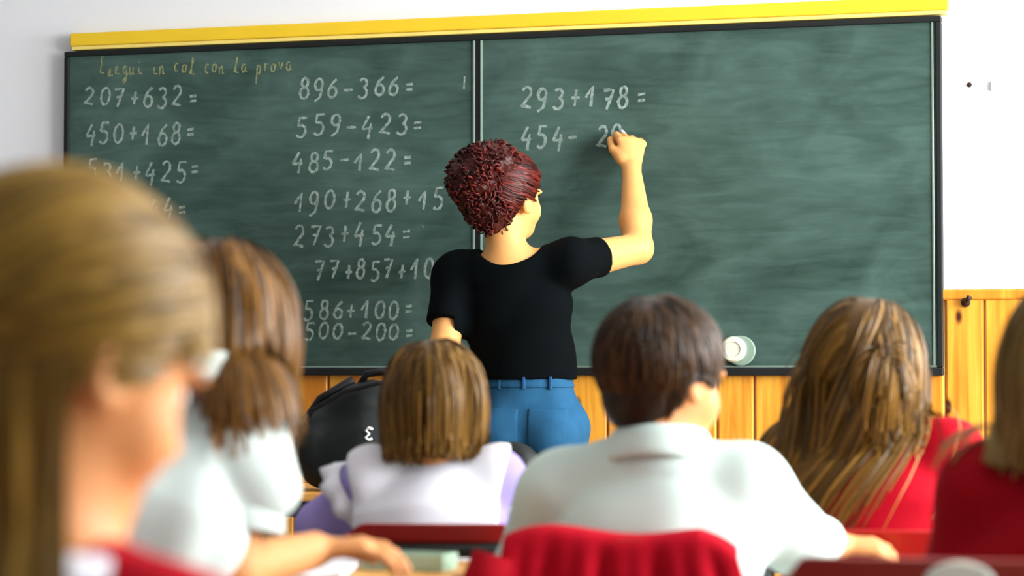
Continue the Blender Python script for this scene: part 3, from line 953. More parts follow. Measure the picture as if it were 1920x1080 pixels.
def torso(S, f, g, k=0.03):
    b = f.bw
    S.econe(f.pel, f.wa, (0.135 * b + g, 0.100 * b + g), (0.115 * b + g, 0.085 * b + g), f.side, k=k)
    S.econe(f.wa, f.ch, (0.115 * b + g, 0.085 * b + g), (0.132 * b + g, 0.092 * b + g), f.side, k=k)
    S.econe(f.ch, f.up, (0.132 * b + g, 0.092 * b + g), (0.085 * b + g, 0.060 * b + g), f.side, k=k)
    for sh in (f.Ls, f.Rs):
        S.cone(f.N - [0, 0, 0.012 + f.td], sh, 0.040 - f.td * 0.3 + g, 0.044 * b + g, k=k)


def trousers(f, m='denim_dark'):
    S = SDF(); g = 0.012
    S.econe(f.pel - [0, 0, .01], f.pel + (f.wa - f.pel) * .5, (0.135 + g, 0.10 + g), (0.125 + g, .09 + g), f.side)
    for a, b, c_ in ((f.hipL, f.knL, f.anL), (f.hipR, f.knR, f.anR)):
        S.cone(a, b, 0.068 + g, 0.048 + g, k=0.03); S.cone(b, c_ + [0, 0, .02], 0.047 + g, 0.034 + g, k=0.02)
    S.disp = wrinkle(0.003, 1.0, 2.0)
    S.mesh('trousers', 0.009, M[m], f.o)
    for a, sx in ((f.anL, -1), (f.anR, 1)):
        S = SDF(); S.cone(a + [0, -.015, -.03], a + [0, .13, -.040], 0.040, 0.030, k=0.02); S.cuts = [lambda p: -p[:, 2]]
        S.mesh('shoe', 0.008, M['shoe'], f.o)


def garment(f, name, m, g=0.014, sleeve=(1.0, 0.9), sr=0.050, se=0.046, sw=0.034, amp=0.004, seed=1.0, vox=0.006, hem=0.03, cutn=True, extra=None, puff=None):
    """shirt or sweater; sleeve = fraction of the forearm covered for left and right (-x: fraction of upper arm)"""
    S = SDF(); torso(S, f, g)
    for sh, el, wr, fr in ((f.Ls, f.Le, f.Lw, sleeve[0]), (f.Rs, f.Re, f.Rw2, sleeve[1])):
        if fr is None: continue
        if fr < 0:
            S.cone(sh, sh + (el - sh) * (-fr), sr * f.bw, se * f.bw, k=0.03)
        else:
            S.cone(sh, el, sr * f.bw, se * f.bw, k=0.03)
            if fr > 0: S.cone(el, el + (wr - el) * fr, se * f.bw, sw, k=0.015)
    if extra: extra(S)
    S.disp = wrinkle(amp, 1.0, seed)
    S.cuts = [lambda p: (f.seat + hem) - p[:, 2]]
    o = S.mesh(name, vox, M[m], f.o)
    f.gS = S
    return o


def collider(f, g=0.014, body=True):
    S = SDF(); S.frame(f.hR, f.ht, f.hs)
    S.ell(CR_C, CR_R, k=0.02); S.ell((0, 0.028, -0.03), (0.062, 0.064, 0.080), k=0.03)
    S.frame()
    if body:
        add_neck(S, f.hR, f.ht, f.hs, f.N)
        torso(S, f, g + 0.004)
        S.cone(f.Ls, f.Le, 0.052, 0.046, k=0.02); S.cone(f.Rs, f.Re, 0.052, 0.046, k=0.02)
    return S.pt


def head_pts(f, p): return f.ht + f.hs * (p @ f.hR.T)
def head_dir(f, v): return v @ f.hR.T


def collar(f, m, r0=0.052, h=0.034, flare=0.030, gap=28, name='collar', tilt=10, drop=0.0, flat=1.0):
    """folded shirt collar around the neck base"""
    mb = MB(); prof_ = [(r0 + .006, -0.012), (r0 + .003, h), (r0 + .010, h + 0.005), (r0 + flare, 0.006), (r0 + flare + .004, -0.006), (r0 + flare - .002, -0.008), (r0 + .010, h - 0.006)]
    n = 40; t = math.radians(tilt); V = []
    fa = f.N + np.array([0, 0.0, 0.006 - drop])
    fwd_ = np.array([-f.side[1], f.side[0], 0]); fwd_ = nrm(fwd_)
    for i in range(n + 1):
        a = math.radians(90 + gap + (360 - 2 * gap) * i / n)
        for j, (r, z) in enumerate(prof_):
            zz = z + 0.0025 * math.sin(3 * a) * (j in (3, 4, 5))
            u = r * math.cos(a) * 1.08; v = r * math.sin(a)
            V.append(fa + f.side * u + fwd_ * v + np.array([0, 0, zz - math.tan(t) * (v + 0.04)]))
    m_ = len(prof_)
    Fs = [(i * m_ + j, (i + 1) * m_ + j, (i + 1) * m_ + j + 1, i * m_ + j + 1) for i in range(n) for j in range(m_ - 1)]
    mb.add(V, Fs)
    o = mb.build(name, M[m], f.o, smooth=True)
    so = o.modifiers.new('cloth', 'SOLIDIFY'); so.thickness = 0.003
    su = o.modifiers.new('sub', 'SUBSURF'); su.levels = 1; su.render_levels = 1
    return o

# ------------------------------------------------------------------ teacher
def teacher():
    zt_ = 6.42
    base = P(990, 1000, zt_); base[2] = 0
    av = 12.0
    hd = math.radians(av + VIEW); rz = -hd
    o = empty('person', base, rz)
    tag(o, 'person in black t-shirt and jeans writing on the blackboard with raised right arm', 'person')
    c, s = math.cos(-rz), math.sin(-rz)
    Rw_ = np.array([[c, -s, 0], [s, c, 0], [0, 0, 1]])
    loc = lambda p: Rw_ @ (np.asarray(p, float) - base)
    Q = lambda px, py, z: loc(P(px, py, z))
    N = Q(953, 487, 6.40)
    Ls, Rs = Q(853, 517, 6.45), Q(1068, 493, 6.38)
    Le, Re_ = Q(833, 655, 6.36), Q(1196, 466, 6.55)
    Lw = Q(905, 735, 6.62)
    Rw2 = Q(1184, 316, 6.72)
    ch = Q(968, 580, 6.42); wa = Q(986, 690, 6.43); hip = Q(996, 785, 6.42); cro = Q(998, 850, 6.42)
    side = nrm(Rs * [1, 1, 0] - Ls * [1, 1, 0])
    ax_side = np.array([1.0, 0, 0])
    ht = Q(952, 372, 6.42); hR = rotm(44 - av, -6, 6); hs = 1.02
    ank = []
    for px in (962, 1044):
        a = Q(px, 1350, 6.42); a[2] = 0.085; ank.append(a)
    kn = [(cro + a) / 2 + [sx * .02, 0.01, 0] for a, sx in zip(ank, (-.5, .5))]
    hj = [hip + [-0.07, 0, -0.03], hip + [0.07, 0, -0.03]]
    def tor(S, g):
        S.econe(hip, wa, (0.128 + g, 0.098 + g), (0.108 + g, 0.082 + g), side)
        S.econe(wa, ch, (0.108 + g, 0.082 + g), (0.138 + g, 0.098 + g), side)
        S.econe(ch, N - [0, 0, .05], (0.138 + g, 0.098 + g), (0.10 + g, 0.066 + g), side)
        for sh in (Ls, Rs): S.cone(N - [0, 0, .02], sh, 0.042 + g, 0.050 + g, k=0.035)
    S = SDF(); tor(S, 0)
    for i in (0, 1):
        S.cone(hj[i], kn[i], 0.082, 0.056, k=0.03); S.cone(kn[i], ank[i], 0.054, 0.038, k=0.03)
        S.cone(ank[i] + [0, -.02, -.045], ank[i] + [0, .15, -.06], 0.036, 0.026, k=0.02)
    S.cone(Ls, Le, 0.048, 0.040, k=0.03); S.cone(Le, Lw, 0.040, 0.027, k=0.012)
    S.cone(Rs, Re_, 0.054, 0.042, k=0.03); S.cone(Re_, Re_ + (Rw2 - Re_) * .35, 0.040, 0.043, k=0.02)
    S.cone(Re_ + (Rw2 - Re_) * .35, Rw2, 0.043, 0.0265, k=0.02)
    add_hand(S, Lw, np.array([0.5, 0.6, 0.1]), np.array([-.4, .2, 1]), 0.17, thumb=1)
    # writing hand: fingers reach up and towards the board, closed on the chalk
    hdw = np.array([-0.06, 0.40, 0.92])
    add_hand(S, Rw2, hdw, np.array([0.45, -0.8, 0.4]), 0.190, curls=(40, 80, 58), thumb=-1, thumb_open=0.7, fr=1.15)
    add_neck(S, hR, ht, hs, N, 0.050, 0.056)
    add_head(S, hR, ht, hs)
    S.mesh('body', 0.0045, M['skin_t'], o)
    add_eyes(o, hR, ht, hs)
    # t-shirt
    S = SDF(); g = 0.011
    S.econe(wa - [0, 0, .02], wa + (ch - wa) * .4, (0.115 + g, 0.086 + g), (0.118 + g, 0.088 + g), side)
    tor(S, g)
    S.cone(Ls, Ls + (Le - Ls) * 0.60, 0.062, 0.060, k=0.03)
    S.cone(Rs, Rs + (Re_ - Rs) * 0.42, 0.060, 0.056, k=0.03)
    nk = N + [0.0, -0.012, 0.045]
    S.ell(nk, (0.086, 0.085, 0.074), k=0.012, op='s')
    S.disp = wrinkle(0.005, 1.0, 0.6)
    hemz = P(985, 712, 6.42)[2]
    eL = nrm(Le - Ls); hL = Ls + (Le - Ls) * 0.66
    eR = nrm(Re_ - Rs); hR_ = Rs + (Re_ - Rs) * 0.43
    S.cuts = [lambda p: hemz - p[:, 2],
              lambda p: np.where(p[:, 0] < Ls[0] + 0.02, (p - hL) @ eL, -1.0),
              lambda p: np.where(p[:, 0] > Rs[0] - 0.02, (p - hR_) @ eR, -1.0)]
    S.mesh('t_shirt', 0.005, M['black_tee'], o)
    # jeans
    def jeans(g):
        S = SDF()
        S.econe(hip, wa - [0, 0, 0.0], (0.130 + g, 0.105 + g), (0.112 + g, 0.086 + g), side)
        for sx in (-1, 1): S.ell(hip + [sx * 0.062, -0.055, -0.035], (0.078 + g, 0.072 + g, 0.085 + g), k=0.03)
        for i in (0, 1):
            S.cone(hj[i], kn[i], 0.088 + g, 0.066 + g, k=0.025); S.cone(kn[i], ank[i] + [0, 0, .0], 0.066 + g, 0.052 + g, k=0.03)
        S.disp = wrinkle(0.0022, 1.4, 3.1)
        return S
    wz = P(985, 702, 6.42)[2]
    S = jeans(0.004); S.cuts = [lambda p: p[:, 2] - wz, lambda p: 0.03 - p[:, 2]]
    j = S.mesh('jeans', 0.006, M['denim'], o)
    S = jeans(0.008); S.cuts = [lambda p: p[:, 2] - wz, lambda p: wz - 0.036 - p[:, 2]]
    S.mesh('waistband', 0.005, M['denim'], j, lo=np.array([-.25, -.25, wz - .08]), hi=np.array([.25, .25, wz + .03]))
    for sx in (-1, 1):
        px_ = hip[0] + sx * 0.066; pz = hip[2] - 0.030
        S = jeans(0.0075)
        S.cuts = [lambda p: np.abs(p[:, 0] - px_) - 0.052, lambda p: p[:, 2] - (pz + 0.06), lambda p: (pz - 0.065 + 0.35 * np.abs(p[:, 0] - px_)) - p[:, 2], lambda p: p[:, 1] - hip[1] + 0.04]
        S.mesh('back_pocket', 0.004, M['denim'], j, lo=np.array([px_ - .08, -.3, pz - .1]), hi=np.array([px_ + .08, 0.05, pz + .1]))
    for x in (-0.07, 0.0, 0.07):
        yb = hip[1] - 0.098 + abs(x) * 0.22
        MB().box((hip[0] + x - .004, yb - .006, wz - .040), (hip[0] + x + .004, yb + .006, wz - .006)).build('belt_loop', M['stitch'], j, 0.002)
    for i in (0, 1):
        S = SDF(); S.cone(ank[i] + [0, -.03, -.045], ank[i] + [0, .16, -.055], 0.044, 0.034, k=0.02); S.cuts = [lambda p: -p[:, 2]]
        S.mesh('shoe', 0.008, M['shoe'], o)
    # hair: cap, ropes swept up to a big curly bun at the upper back left
    hm = H['teacher']
    hair_cap(o, hR, ht, hs, hm, 0.010, vox=0.005)
    bun = Q(893, 335, 6.35)
    S = SDF()
    S.ell(bun, (0.076, 0.072, 0.078), k=0.03)
    S.ell(Q(925, 308, 6.36), (0.070, 0.07, 0.058), k=0.03)
    S.ell(Q(915, 385, 6.36), (0.062, 0.058, 0.066), k=0.03)
    S.ell(Q(932, 420, 6.385), (0.034, 0.035, 0.034), k=0.03)
    def lumps(p):
        a = np.sin(150 * p[:, 0] + 60 * p[:, 2] + 2 * np.sin(90 * p[:, 2])) * np.sin(140 * p[:, 2] + 2 * np.sin(110 * p[:, 1])) * np.sin(130 * p[:, 1] + 70 * p[:, 0])
        return 0.005 * a
    cp = S.pt
    S.disp = lumps
    bo = S.mesh('hair_bun', 0.004, hm, o, tint=0.25)
    # ringlets over the bun
    mb = MB()
    N_ = 250
    Vs, Fs, Ts = [], [], []
    cnt = 0
    cen = [bun, Q(925, 308, 6.36), Q(915, 385, 6.36)]
    for i in range(N_):
        c0_ = cen[i % 3]; r = (0.074, 0.066, 0.060)[i % 3]
        u = nrm(RNG.normal(size=3)); p0 = c0_ + u * r
        # march along a tangent with helical coil
        tdir = nrm(np.cross(u, RNG.normal(size=3)))
        L = RNG.uniform(.035, .075); n = 22; coil = RNG.uniform(.004, .0075); turns = RNG.uniform(2.0, 3.4)
        line = []
        p = p0.copy()
        for k in range(n):
            d_ = cp(p[None])[0]; e = .003
            gr = nrm([cp((p + e * I3[j_])[None])[0] - d_ for j_ in range(3)])
            p = p - gr * (d_ - 0.004)
            t_ = nrm(tdir - gr * (tdir @ gr)); b_ = np.cross(gr, t_)
            a = 2 * math.pi * turns * k / n
            line.append(p + coil * (math.cos(a) * gr + math.sin(a) * b_))
            p = p + t_ * L / n; tdir = nrm(t_ + np.array([0, 0, -0.03]))
        m2 = MB().tube(line, [0.0034 * (1 - 0.5 * k / n) for k in range(n)], 5)
        Vs += m2.v; Fs += [tuple(cnt + q for q in f_) for f_ in m2.f if len(f_) == 4]; Ts += [float(np.clip(RNG.random() ** 1.5, 0, 1))] * len(m2.v); cnt += len(m2.v)
    ob = mesh_np('curls', Vs, Fs, hm, o, True, Ts)
    # combed ropes from the hairline to the bun
    C = SDF(); C.frame(hR, ht, hs); C.ell(CR_C, CR_R + 0.008, k=.02); C.frame()
    rt = roots(900, hR, ht, hs, margin=0.0)
    rt = rt[(rt[:, 1] > -0.05)]
    tie = ((bun - ht) @ hR) / hs
    d0 = tangent(rt, tie[None] - rt)
    f = Fig(); f.hR, f.ht, f.hs = hR, ht, hs
    grow_strands(o, 'hair', hm, C.pt, head_pts(f, rt), head_dir(f, d0), 0.003 + 0.008 * RNG.random(len(rt)), 11, 0.014, 0.3, 0.010,
                 tie=bun, after=lambda p, s: np.tile([0, 0, -1.0], (len(p), 1)), lump=0.7, wave=0.12)
    # nape hair swept up
    rt = roots(500, hR, ht, hs, margin=0.0, bias=lambda p: (p[:, 1] < 0.0) & (p[:, 2] < 0.03))
    d0 = tangent(rt, tie[None] - rt)
    grow_strands(o, 'hair', hm, C.pt, head_pts(f, rt), head_dir(f, d0), 0.003 + 0.006 * RNG.random(len(rt)), 8, 0.014, 0.3, 0.008,
                 tie=bun, after=lambda p, s: np.tile([0, 0, -1.0], (len(p), 1)), lump=0.6)
    # chalk in the hand, tip on the board
    tip = onwall(1166, 246, YB - 0.003)
    hand_c = P(1176, 256, 6.795)
    dirc = nrm(tip - hand_c)
    ck = MB().tube([(0, 0, 0), tuple(dirc * 0.006), tuple(dirc * 0.036)], [0.0035, 0.005, 0.005], 12).build('chalk_stick', M['chalk_stick'], None, smooth=False)
    ck.location = tip - dirc * 0.036
    tag(ck, 'short white chalk stick held in the raised writing hand', 'chalk')

teacher()

# ------------------------------------------------------------------ boy, white polo shirt
z = 3.5
f = seated('person with short dark hair in a pale collared shirt, seen from behind', 14, P(1236, 868, z), P(1052, 922, z + .05), P(1400, 914, z - .03),
           P(985, 1075, z + .10), P(1492, 1010, z + .02), P(1060, 1120, z + .28), P(1568, 1022, z + .16),
           P(1242, 708, z + .02), 50, 6, 3, 1.0, hands=((.3, 1, -.1), (.92, .30, -.05)), rhand_n=(0.1, -0.35, 1), curls=(22, 34, 26), lean=0.05)
garment(f, 'polo_shirt', 'white_shirt', 0.018, (0.9, 0.60), 0.060, 0.052, 0.036, amp=0.0045, seed=1.0)
collar(f, 'white_shirt', 0.053, 0.042, 0.026, gap=26, drop=-0.006)
trousers(f)
hair_cap(f.o, f.hR, f.ht, f.hs, H['boy'], 0.010, nape=-0.012)
def short_cut(f, p, nape, mg):
    q = ((p - f.ht) @ f.hR) / f.hs
    return q[:, 2] > hairline(q[:, 1], nape) - mg
col_ = collider(f, body=False)
rt = roots(5000, f.hR, f.ht, f.hs, nape=-0.01)
d0 = tangent(rt, rt - np.array([0.01, -0.055, 0.105]) + np.array([0, 0, -0.02]))
grow_strands(f.o, 'hair', H['boy'], col_, head_pts(f, rt), head_dir(f, d0), 0.004 + 0.009 * RNG.random(len(rt)), 9, 0.0095, 0.12, 0.0042, wave=0.03,
             cut=lambda p: short_cut(f, p, -0.012, 0.010), adh=0.25)

# ------------------------------------------------------------------ girl, brown bob, white vest over lavender
z = 4.05
f = seated('person with shoulder-length brown hair in a white vest over lavender sleeves', 4, P(815, 858, z), P(700, 905, z + .01), P(930, 900, z - .01),
           P(604, 985, z + .06), P(986, 990, z + .04), P(680, 1030, z + .27), P(930, 1030, z + .27),
           P(815, 762, z + .01), 2, 4, 0, 0.96, lean=0.05, bw=0.92, td=0.035)
garment(f, 'lavender_shirt', 'lavender', 0.004, (0.95, 0.95), 0.052, 0.048, 0.034, amp=0.002, seed=2.0)
S = SDF(); torso(S, f, 0.017); S.disp = wrinkle(0.004, 1.0, 4.0)
S.cone(f.Ls, f.Ls + (f.Le - f.Ls) * .06, .058, .054, k=.03); S.cone(f.Rs, f.Rs + (f.Re - f.Rs) * .06, .058, .054, k=.03)
vc = f.ch + f.side * -0.008
S.cuts = [lambda p: f.seat + .04 - p[:, 2], lambda p: np.abs((p - vc) @ f.side) - 0.125 - 0.25 * np.clip(p[:, 2] - f.Ls[2] + 0.02, 0, 0.06)]
vest = S.mesh('white_vest', 0.006, M['white_bright'], f.o)
for sgn, sh, el in ((-1, f.Ls, f.Le), (1, f.Rs, f.Re)):           # ruffled armholes
    ax_ = nrm(el - sh); u = nrm(np.cross(ax_, [0, 1, 0])); v = np.cross(ax_, u); c_ = sh + ax_ * 0.030
    V = []
    n = 48
    for i in range(n):
        a = 2 * math.pi * i / n
        for r, h in ((0.058, -0.006), (0.068 + .004 * math.sin(9 * a), 0.008), (0.074 + .007 * math.sin(9 * a + .6), 0.024)):
            V.append(c_ + ax_ * h + r * (math.cos(a) * u + math.sin(a) * v))
    mb = MB().add(V, [(i * 3 + j, ((i + 1) % n) * 3 + j, ((i + 1) % n) * 3 + j + 1, i * 3 + j + 1) for i in range(n) for j in (0, 1)])
    o = mb.build('ruffle', M['white_bright'], vest, smooth=True); o.modifiers.new('cloth', 'SOLIDIFY').thickness = 0.003
trousers(f)
hair_cap(f.o, f.hR, f.ht, f.hs, H['bob'], 0.010)
col_ = collider(f, 0.012)
rt = roots(5500, f.hR, f.ht, f.hs)
rt = rt[(rt[:, 2] > -0.02) | (RNG.random(len(rt)) < .5)]
d0 = tangent(rt, np.stack([np.where(rt[:, 0] > -.01, 1, -1) * np.where(rt[:, 1] > -.02, .9, .15), -0.35 * np.ones(len(rt)), -0.4 * np.ones(len(rt))], 1))
endz = f.loc(P(815, 846, z))[2]
jit = None
cutz = endz + RNG.normal(0, 0.008, len(rt)) + 0.006 * np.sin(40 * rt[:, 0])
grow_strands(f.o, 'hair', H['bob'], col_, head_pts(f, rt), head_dir(f, d0), 0.004 + 0.013 * RNG.random(len(rt)), 20, 0.0145, 0.34, 0.0038, cut=lambda p: p[:, 2] > cutz, wave=0.03, lump=0)

# ------------------------------------------------------------------ girl, long brown hair, red sweater
z = 4.05
f = seated('person with very long brown hair and a bright red sweater', 22, P(1640, 812, z), P(1505, 868, z + .03), P(1772, 850, z - .03),
           P(1490, 1010, z + .06), P(1815, 985, z + .06), P(1560, 1040, z + .28), P(1760, 1040, z + .28),
           P(1632, 690, z + .01), 30, 6, -2, 1.0, lean=0.05, bw=0.98, td=0.02)
garment(f, 'red_sweater', 'red', 0.014, (0.95, 0.95), 0.060, 0.050, 0.036, amp=0.0035, seed=3.0)
collar(f, 'pink', 0.058, 0.020, 0.012, gap=10, name='neckband')
for k_, (a_, m_) in enumerate(((0.02, 'pink'), (0.16, 'white_bright'), (0.30, 'pink'))):   # striped shoulder trim
    p0 = f.Rs + (f.Re - f.Rs) * (a_ + 0.05); ax_ = nrm(f.Re - f.Rs); u = nrm(np.cross(ax_, [0, 1, 0])); v = np.cross(ax_, u)
    mb = MB().tube([p0 + 0.0615 * (math.cos(b) * u + math.sin(b) * v) for b in np.linspace(0, 2 * math.pi, 28)], 0.0055, 6, False)
    mb.build('sleeve_stripe', M[m_], f.o, smooth=True)
trousers(f)
hair_cap(f.o, f.hR, f.ht, f.hs, H['red'], 0.010)
col_ = collider(f, 0.018)
rt = roots(5500, f.hR, f.ht, f.hs)
d0 = tangent(rt, np.stack([np.where(rt[:, 0] > 0.012, 1, -1) * 0.8, -0.75 * np.ones(len(rt)), -0.3 * np.ones(len(rt))], 1))
ez = f.loc(P(1540, 985, z))[2]
side_l = rt[:, 0] < 0.03
cutz = np.where(side_l, ez, f.loc(P(1700, 782, z))[2]) + RNG.normal(0, 0.026, len(rt)) + np.where(RNG.random(len(rt)) < .12, .05, 0)
grow_strands(f.o, 'hair', H['red'], col_, head_pts(f, rt), head_dir(f, d0), 0.004 + 0.014 * RNG.random(len(rt)), 34, 0.0165, 0.30, 0.0038, cut=lambda p: p[:, 2] > cutz, wave=0.03, lump=0,
             downv=np.stack([np.where(side_l, np.interp(rt[:, 0], [-.07, .03], [-.26, -.58]), 0.0), np.full(len(rt), -.04), np.full(len(rt), -1.0)], 1))

# ------------------------------------------------------------------ girl, white puffed blouse, left
z = 2.82
f = seated('person with long straight brown hair in a white puff-sleeved blouse leaning over the desk', 20, P(350, 726, z + .02), P(150, 800, z + .05), P(452, 772, z),
           P(130, 1000, z + .10), P(438, 1072, z - .04), P(300, 1085, z + .30), P(588, 1032, z + .15),
           P(408, 634, z + .10), 14, 16, 8, 1.0, lean=0.20, hands=((.5, 1, -.1), (0.92, 0.42, 0.08)), rhand_n=(0, -.2, 1), curls=(16, 22, 18), td=0.02, shift=-0.10, bw=0.90)
def puff(S):
    a, b = f.Rs, f.Re
    d_ = nrm(b - a); u = nrm(np.cross(d_, [0, 1, 0]))
    S.econe(a + d_ * .015, a + d_ * .082, (0.060, 0.060), (0.068, 0.068), u, k=.006)
    a2, b2 = f.Ls, f.Le
    d2 = nrm(b2 - a2)
    S.cone(a2, a2 + d2 * .11, .062, .062, k=.03)
garment(f, 'blouse', 'blouse', 0.016, (None, None), amp=0.009, seed=5.0, extra=puff, hem=0.0)
collar(f, 'blouse', 0.056, 0.030, 0.026, gap=18)
for a, b in ((f.Rs, f.Re), (f.Ls, f.Le)):
    d_ = nrm(b - a); c_ = a + d_ * 0.132; u = nrm(np.cross(d_, [0, 1, 0])); v = np.cross(d_, u)
    V = []; n = 36
    for i in range(n):
        t_ = 2 * math.pi * i / n
        for r, h in ((0.050, -0.014), (0.0575, -0.016), (0.0585, 0.014), (0.050, 0.016)):
            V.append(c_ + d_ * h + r * (math.cos(t_) * u + math.sin(t_) * v))
    MB().add(V, [(i * 4 + j, ((i + 1) % n) * 4 + j, ((i + 1) % n) * 4 + (j + 1) % 4, i * 4 + (j + 1) % 4) for i in range(n) for j in range(4)]).build('cuff', M['blouse'], f.o, 0.002, smooth=True)
trousers(f)
hair_cap(f.o, f.hR, f.ht, f.hs, H['blouse'], 0.010)
col_ = collider(f, 0.008)
rt = roots(5000, f.hR, f.ht, f.hs)
d0 = tangent(rt, np.stack([np.where(rt[:, 0] > -0.01, 1, -1) * np.where(rt[:, 1] > -.02, .9, .3), -0.35 * np.ones(len(rt)), -0.4 * np.ones(len(rt))], 1))
cutz = np.where(rt[:, 0] > 0, f.loc(P(540, 770, z))[2], f.loc(P(540, 720, z))[2]) + RNG.normal(0, 0.02, len(rt))
grow_strands(f.o, 'hair', H['blouse'], col_, head_pts(f, rt), head_dir(f, d0), 0.004 + 0.013 * RNG.random(len(rt)), 24, 0.0145, 0.34, 0.0038, cut=lambda p: p[:, 2] > cutz, wave=0.03, lump=0,
             downv=(0.04, 0.0, -1.0))
GB = f

# ------------------------------------------------------------------ girl in the near left foreground
z = 1.57
f = seated('person nearest the camera with hair tied back and a red sweater, turned to the right', 25, P(85, 1118, z), P(-160, 1240, z + .05), P(340, 1250, z - .04),
           P(-200, 1560, z + .05), P(420, 1600, z + .05), P(0, 1640, z + .3), P(250, 1640, z + .3),
           P(118, 664, z + .02), 48, 20, 5, 1.0, lean=0.10, head_vox=0.0045)
garment(f, 'red_sweater', 'red', 0.012, (0.95, 0.95), 0.056, 0.048, 0.034, amp=0.003, seed=6.0)
collar(f, 'white_bright', 0.054, 0.022, 0.028, gap=20)
trousers(f)
hair_cap(f.o, f.hR, f.ht, f.hs, H['front'], 0.008)
col_ = collider(f, 0.02)
rt = roots(3200, f.hR, f.ht, f.hs, margin=-0.002)
tie_l = np.array([0.0, -0.118, -0.045])
tie = head_pts(f, tie_l[None])[0]
d0 = tangent(rt, tie_l[None] - rt + np.array([0, -0.05, 0.03]))
grow_strands(f.o, 'hair', H['front'], col_, head_pts(f, rt), head_dir(f, d0), 0.004 + 0.012 * RNG.random(len(rt)), 30, 0.0135, 0.35, 0.0050,
             tie=tie, after=lambda p, s: np.tile(nrm([0.30, 0.02, -1.0]), (len(p), 1)) + RNG.normal(0, .12, (len(p), 3)), lump=0.3)
rt = roots(900, f.hR, f.ht, f.hs, bias=lambda p: (p[:, 1] < -0.035) & (p[:, 2] < 0.02))
d0 = tangent(rt, np.tile([0.05, -0.1, -1.0], (len(rt), 1)))
grow_strands(f.o, 'hair', H['front'], col_, head_pts(f, rt), head_dir(f, d0), 0.005 + 0.016 * RNG.random(len(rt)), 20, 0.0145, 0.3, 0.0050, downv=(0.06, 0.0, -1.0))
rt = roots(800, f.hR, f.ht, f.hs, margin=-0.002, bias=lambda p: (p[:, 1] > 0.030) & (p[:, 2] > 0.05) & (p[:, 2] < 0.095))
d0 = tangent(rt, np.tile([0.55, 0.35, -0.5], (len(rt), 1)))
grow_strands(f.o, 'fringe', H['front'], col_, head_pts(f, rt), head_dir(f, d0), 0.004 + 0.008 * RNG.random(len(rt)), 4, 0.0095, 0.12, 0.0040, adh=0.3)
MB().tube([tie + 0.022 * (math.cos(a) * (f.hR @ np.array([1, 0, 0])) + math.sin(a) * (f.hR @ np.array([0, .4, 1]))) for a in np.linspace(0, 2 * math.pi, 20)], 0.006, 8, False).build('hair_tie', M['bag_trim'], f.o, smooth=True)

# ------------------------------------------------------------------ girl at the right edge
z = 2.82
f = seated('person with dark blond hair in a deep red sweater at the right edge', 14, P(2040, 862, z), P(1855, 925, z + .03), P(2205, 920, z - .03),
           P(1800, 1110, z + .06), P(2260, 1110, z + .06), P(1860, 1130, z + .28), P(2080, 1130, z + .28),
           P(2030, 706, z + .01), 16, 5, 0, 1.0, lean=0.05, td=0.03)
garment(f, 'red_sweater', 'red_deep', 0.014, (0.95, 0.95), 0.058, 0.050, 0.036, amp=0.003, seed=8.0)
trousers(f)
hair_cap(f.o, f.hR, f.ht, f.hs, H['far'], 0.010)
col_ = collider(f, 0.018)
rt = roots(5000, f.hR, f.ht, f.hs)
d0 = tangent(rt, np.stack([np.where(rt[:, 0] > -.0, 1, -1) * np.where(rt[:, 1] > -.02, .9, .15), -0.35 * np.ones(len(rt)), -0.4 * np.ones(len(rt))], 1))
cutz = f.loc(P(1850, 852, z))[2] + RNG.normal(0, 0.01, len(rt))
grow_strands(f.o, 'hair', H['far'], col_, head_pts(f, rt), head_dir(f, d0), 0.004 + 0.015 * RNG.random(len(rt)), 20, 0.0145, 0.32, 0.0042, cut=lambda p: p[:, 2] > cutz, wave=0.03, lump=0,
             downv=(-0.12, 0, -1))

# ------------------------------------------------------------------ chairs
def chair_at(px, py, z, av, **k):
    """chair whose backrest top centre shows at a pixel"""
    p = P(px, py, z); hd = math.radians(av + VIEW); fw = np.array([math.sin(hd), math.cos(hd), 0])
    c_ = p + fw * 0.20
    return chair(k.pop('label'), (c_[0], c_[1]), -hd, top=p[2], **k)
chair_at(812, 981, 3.70, 2, label='red chair with a dark metal bar under its backrest behind the white vest', wd=0.275, board_h=0.030, rad=0.034)
chair_at(1165, 1008, 3.24, 10, label='red chair covered by a draped red sweater behind the pale shirt', wd=0.32, board_h=0.12, bar=False)
chair_at(1640, 992, 3.74, 14, label='red chair with a hand resting on it behind the long-haired person', wd=0.30, board_h=0.09, rad=0.03, bar=False)
br_chair = chair_at(1815, 1046, 2.52, 10, label='brown-red wooden chair with a pale hand-hole plate at the bottom right', wd=0.385, board_h=0.16, colour='brown_red', rad=0.022, bar=False)
chair_at(300, 1110, 2.46, 20, label='red chair of the blouse wearer, low behind the near left head', wd=0.34, board_h=0.10, bar=False)
chair_at(40, 1500, 1.27, 20, label='red chair of the person nearest the camera', wd=0.34, board_h=0.10, bar=False)
# pale oval plate standing in for light seen through the brown chair's hand-hole
tp = P(1800, 1094, 2.49)
ov = MB().lathe([(0.0, 0.0), (0.036, 0.0), (0.038, 0.003), (0.034, 0.006), (0.0005, 0.006)], 32, 'y').build('hand_hole_infill', M['infill'], br_chair)
ov['label'] = 'pale hand-hole plate'
lp = Matrix.Rotation(-br_chair.rotation_euler[2], 3, 'Z') @ (Vector(tp) - br_chair.location)
ov.location = (lp[0], -0.225, lp[2]); ov.scale = (1.0, 1.0, 0.62)

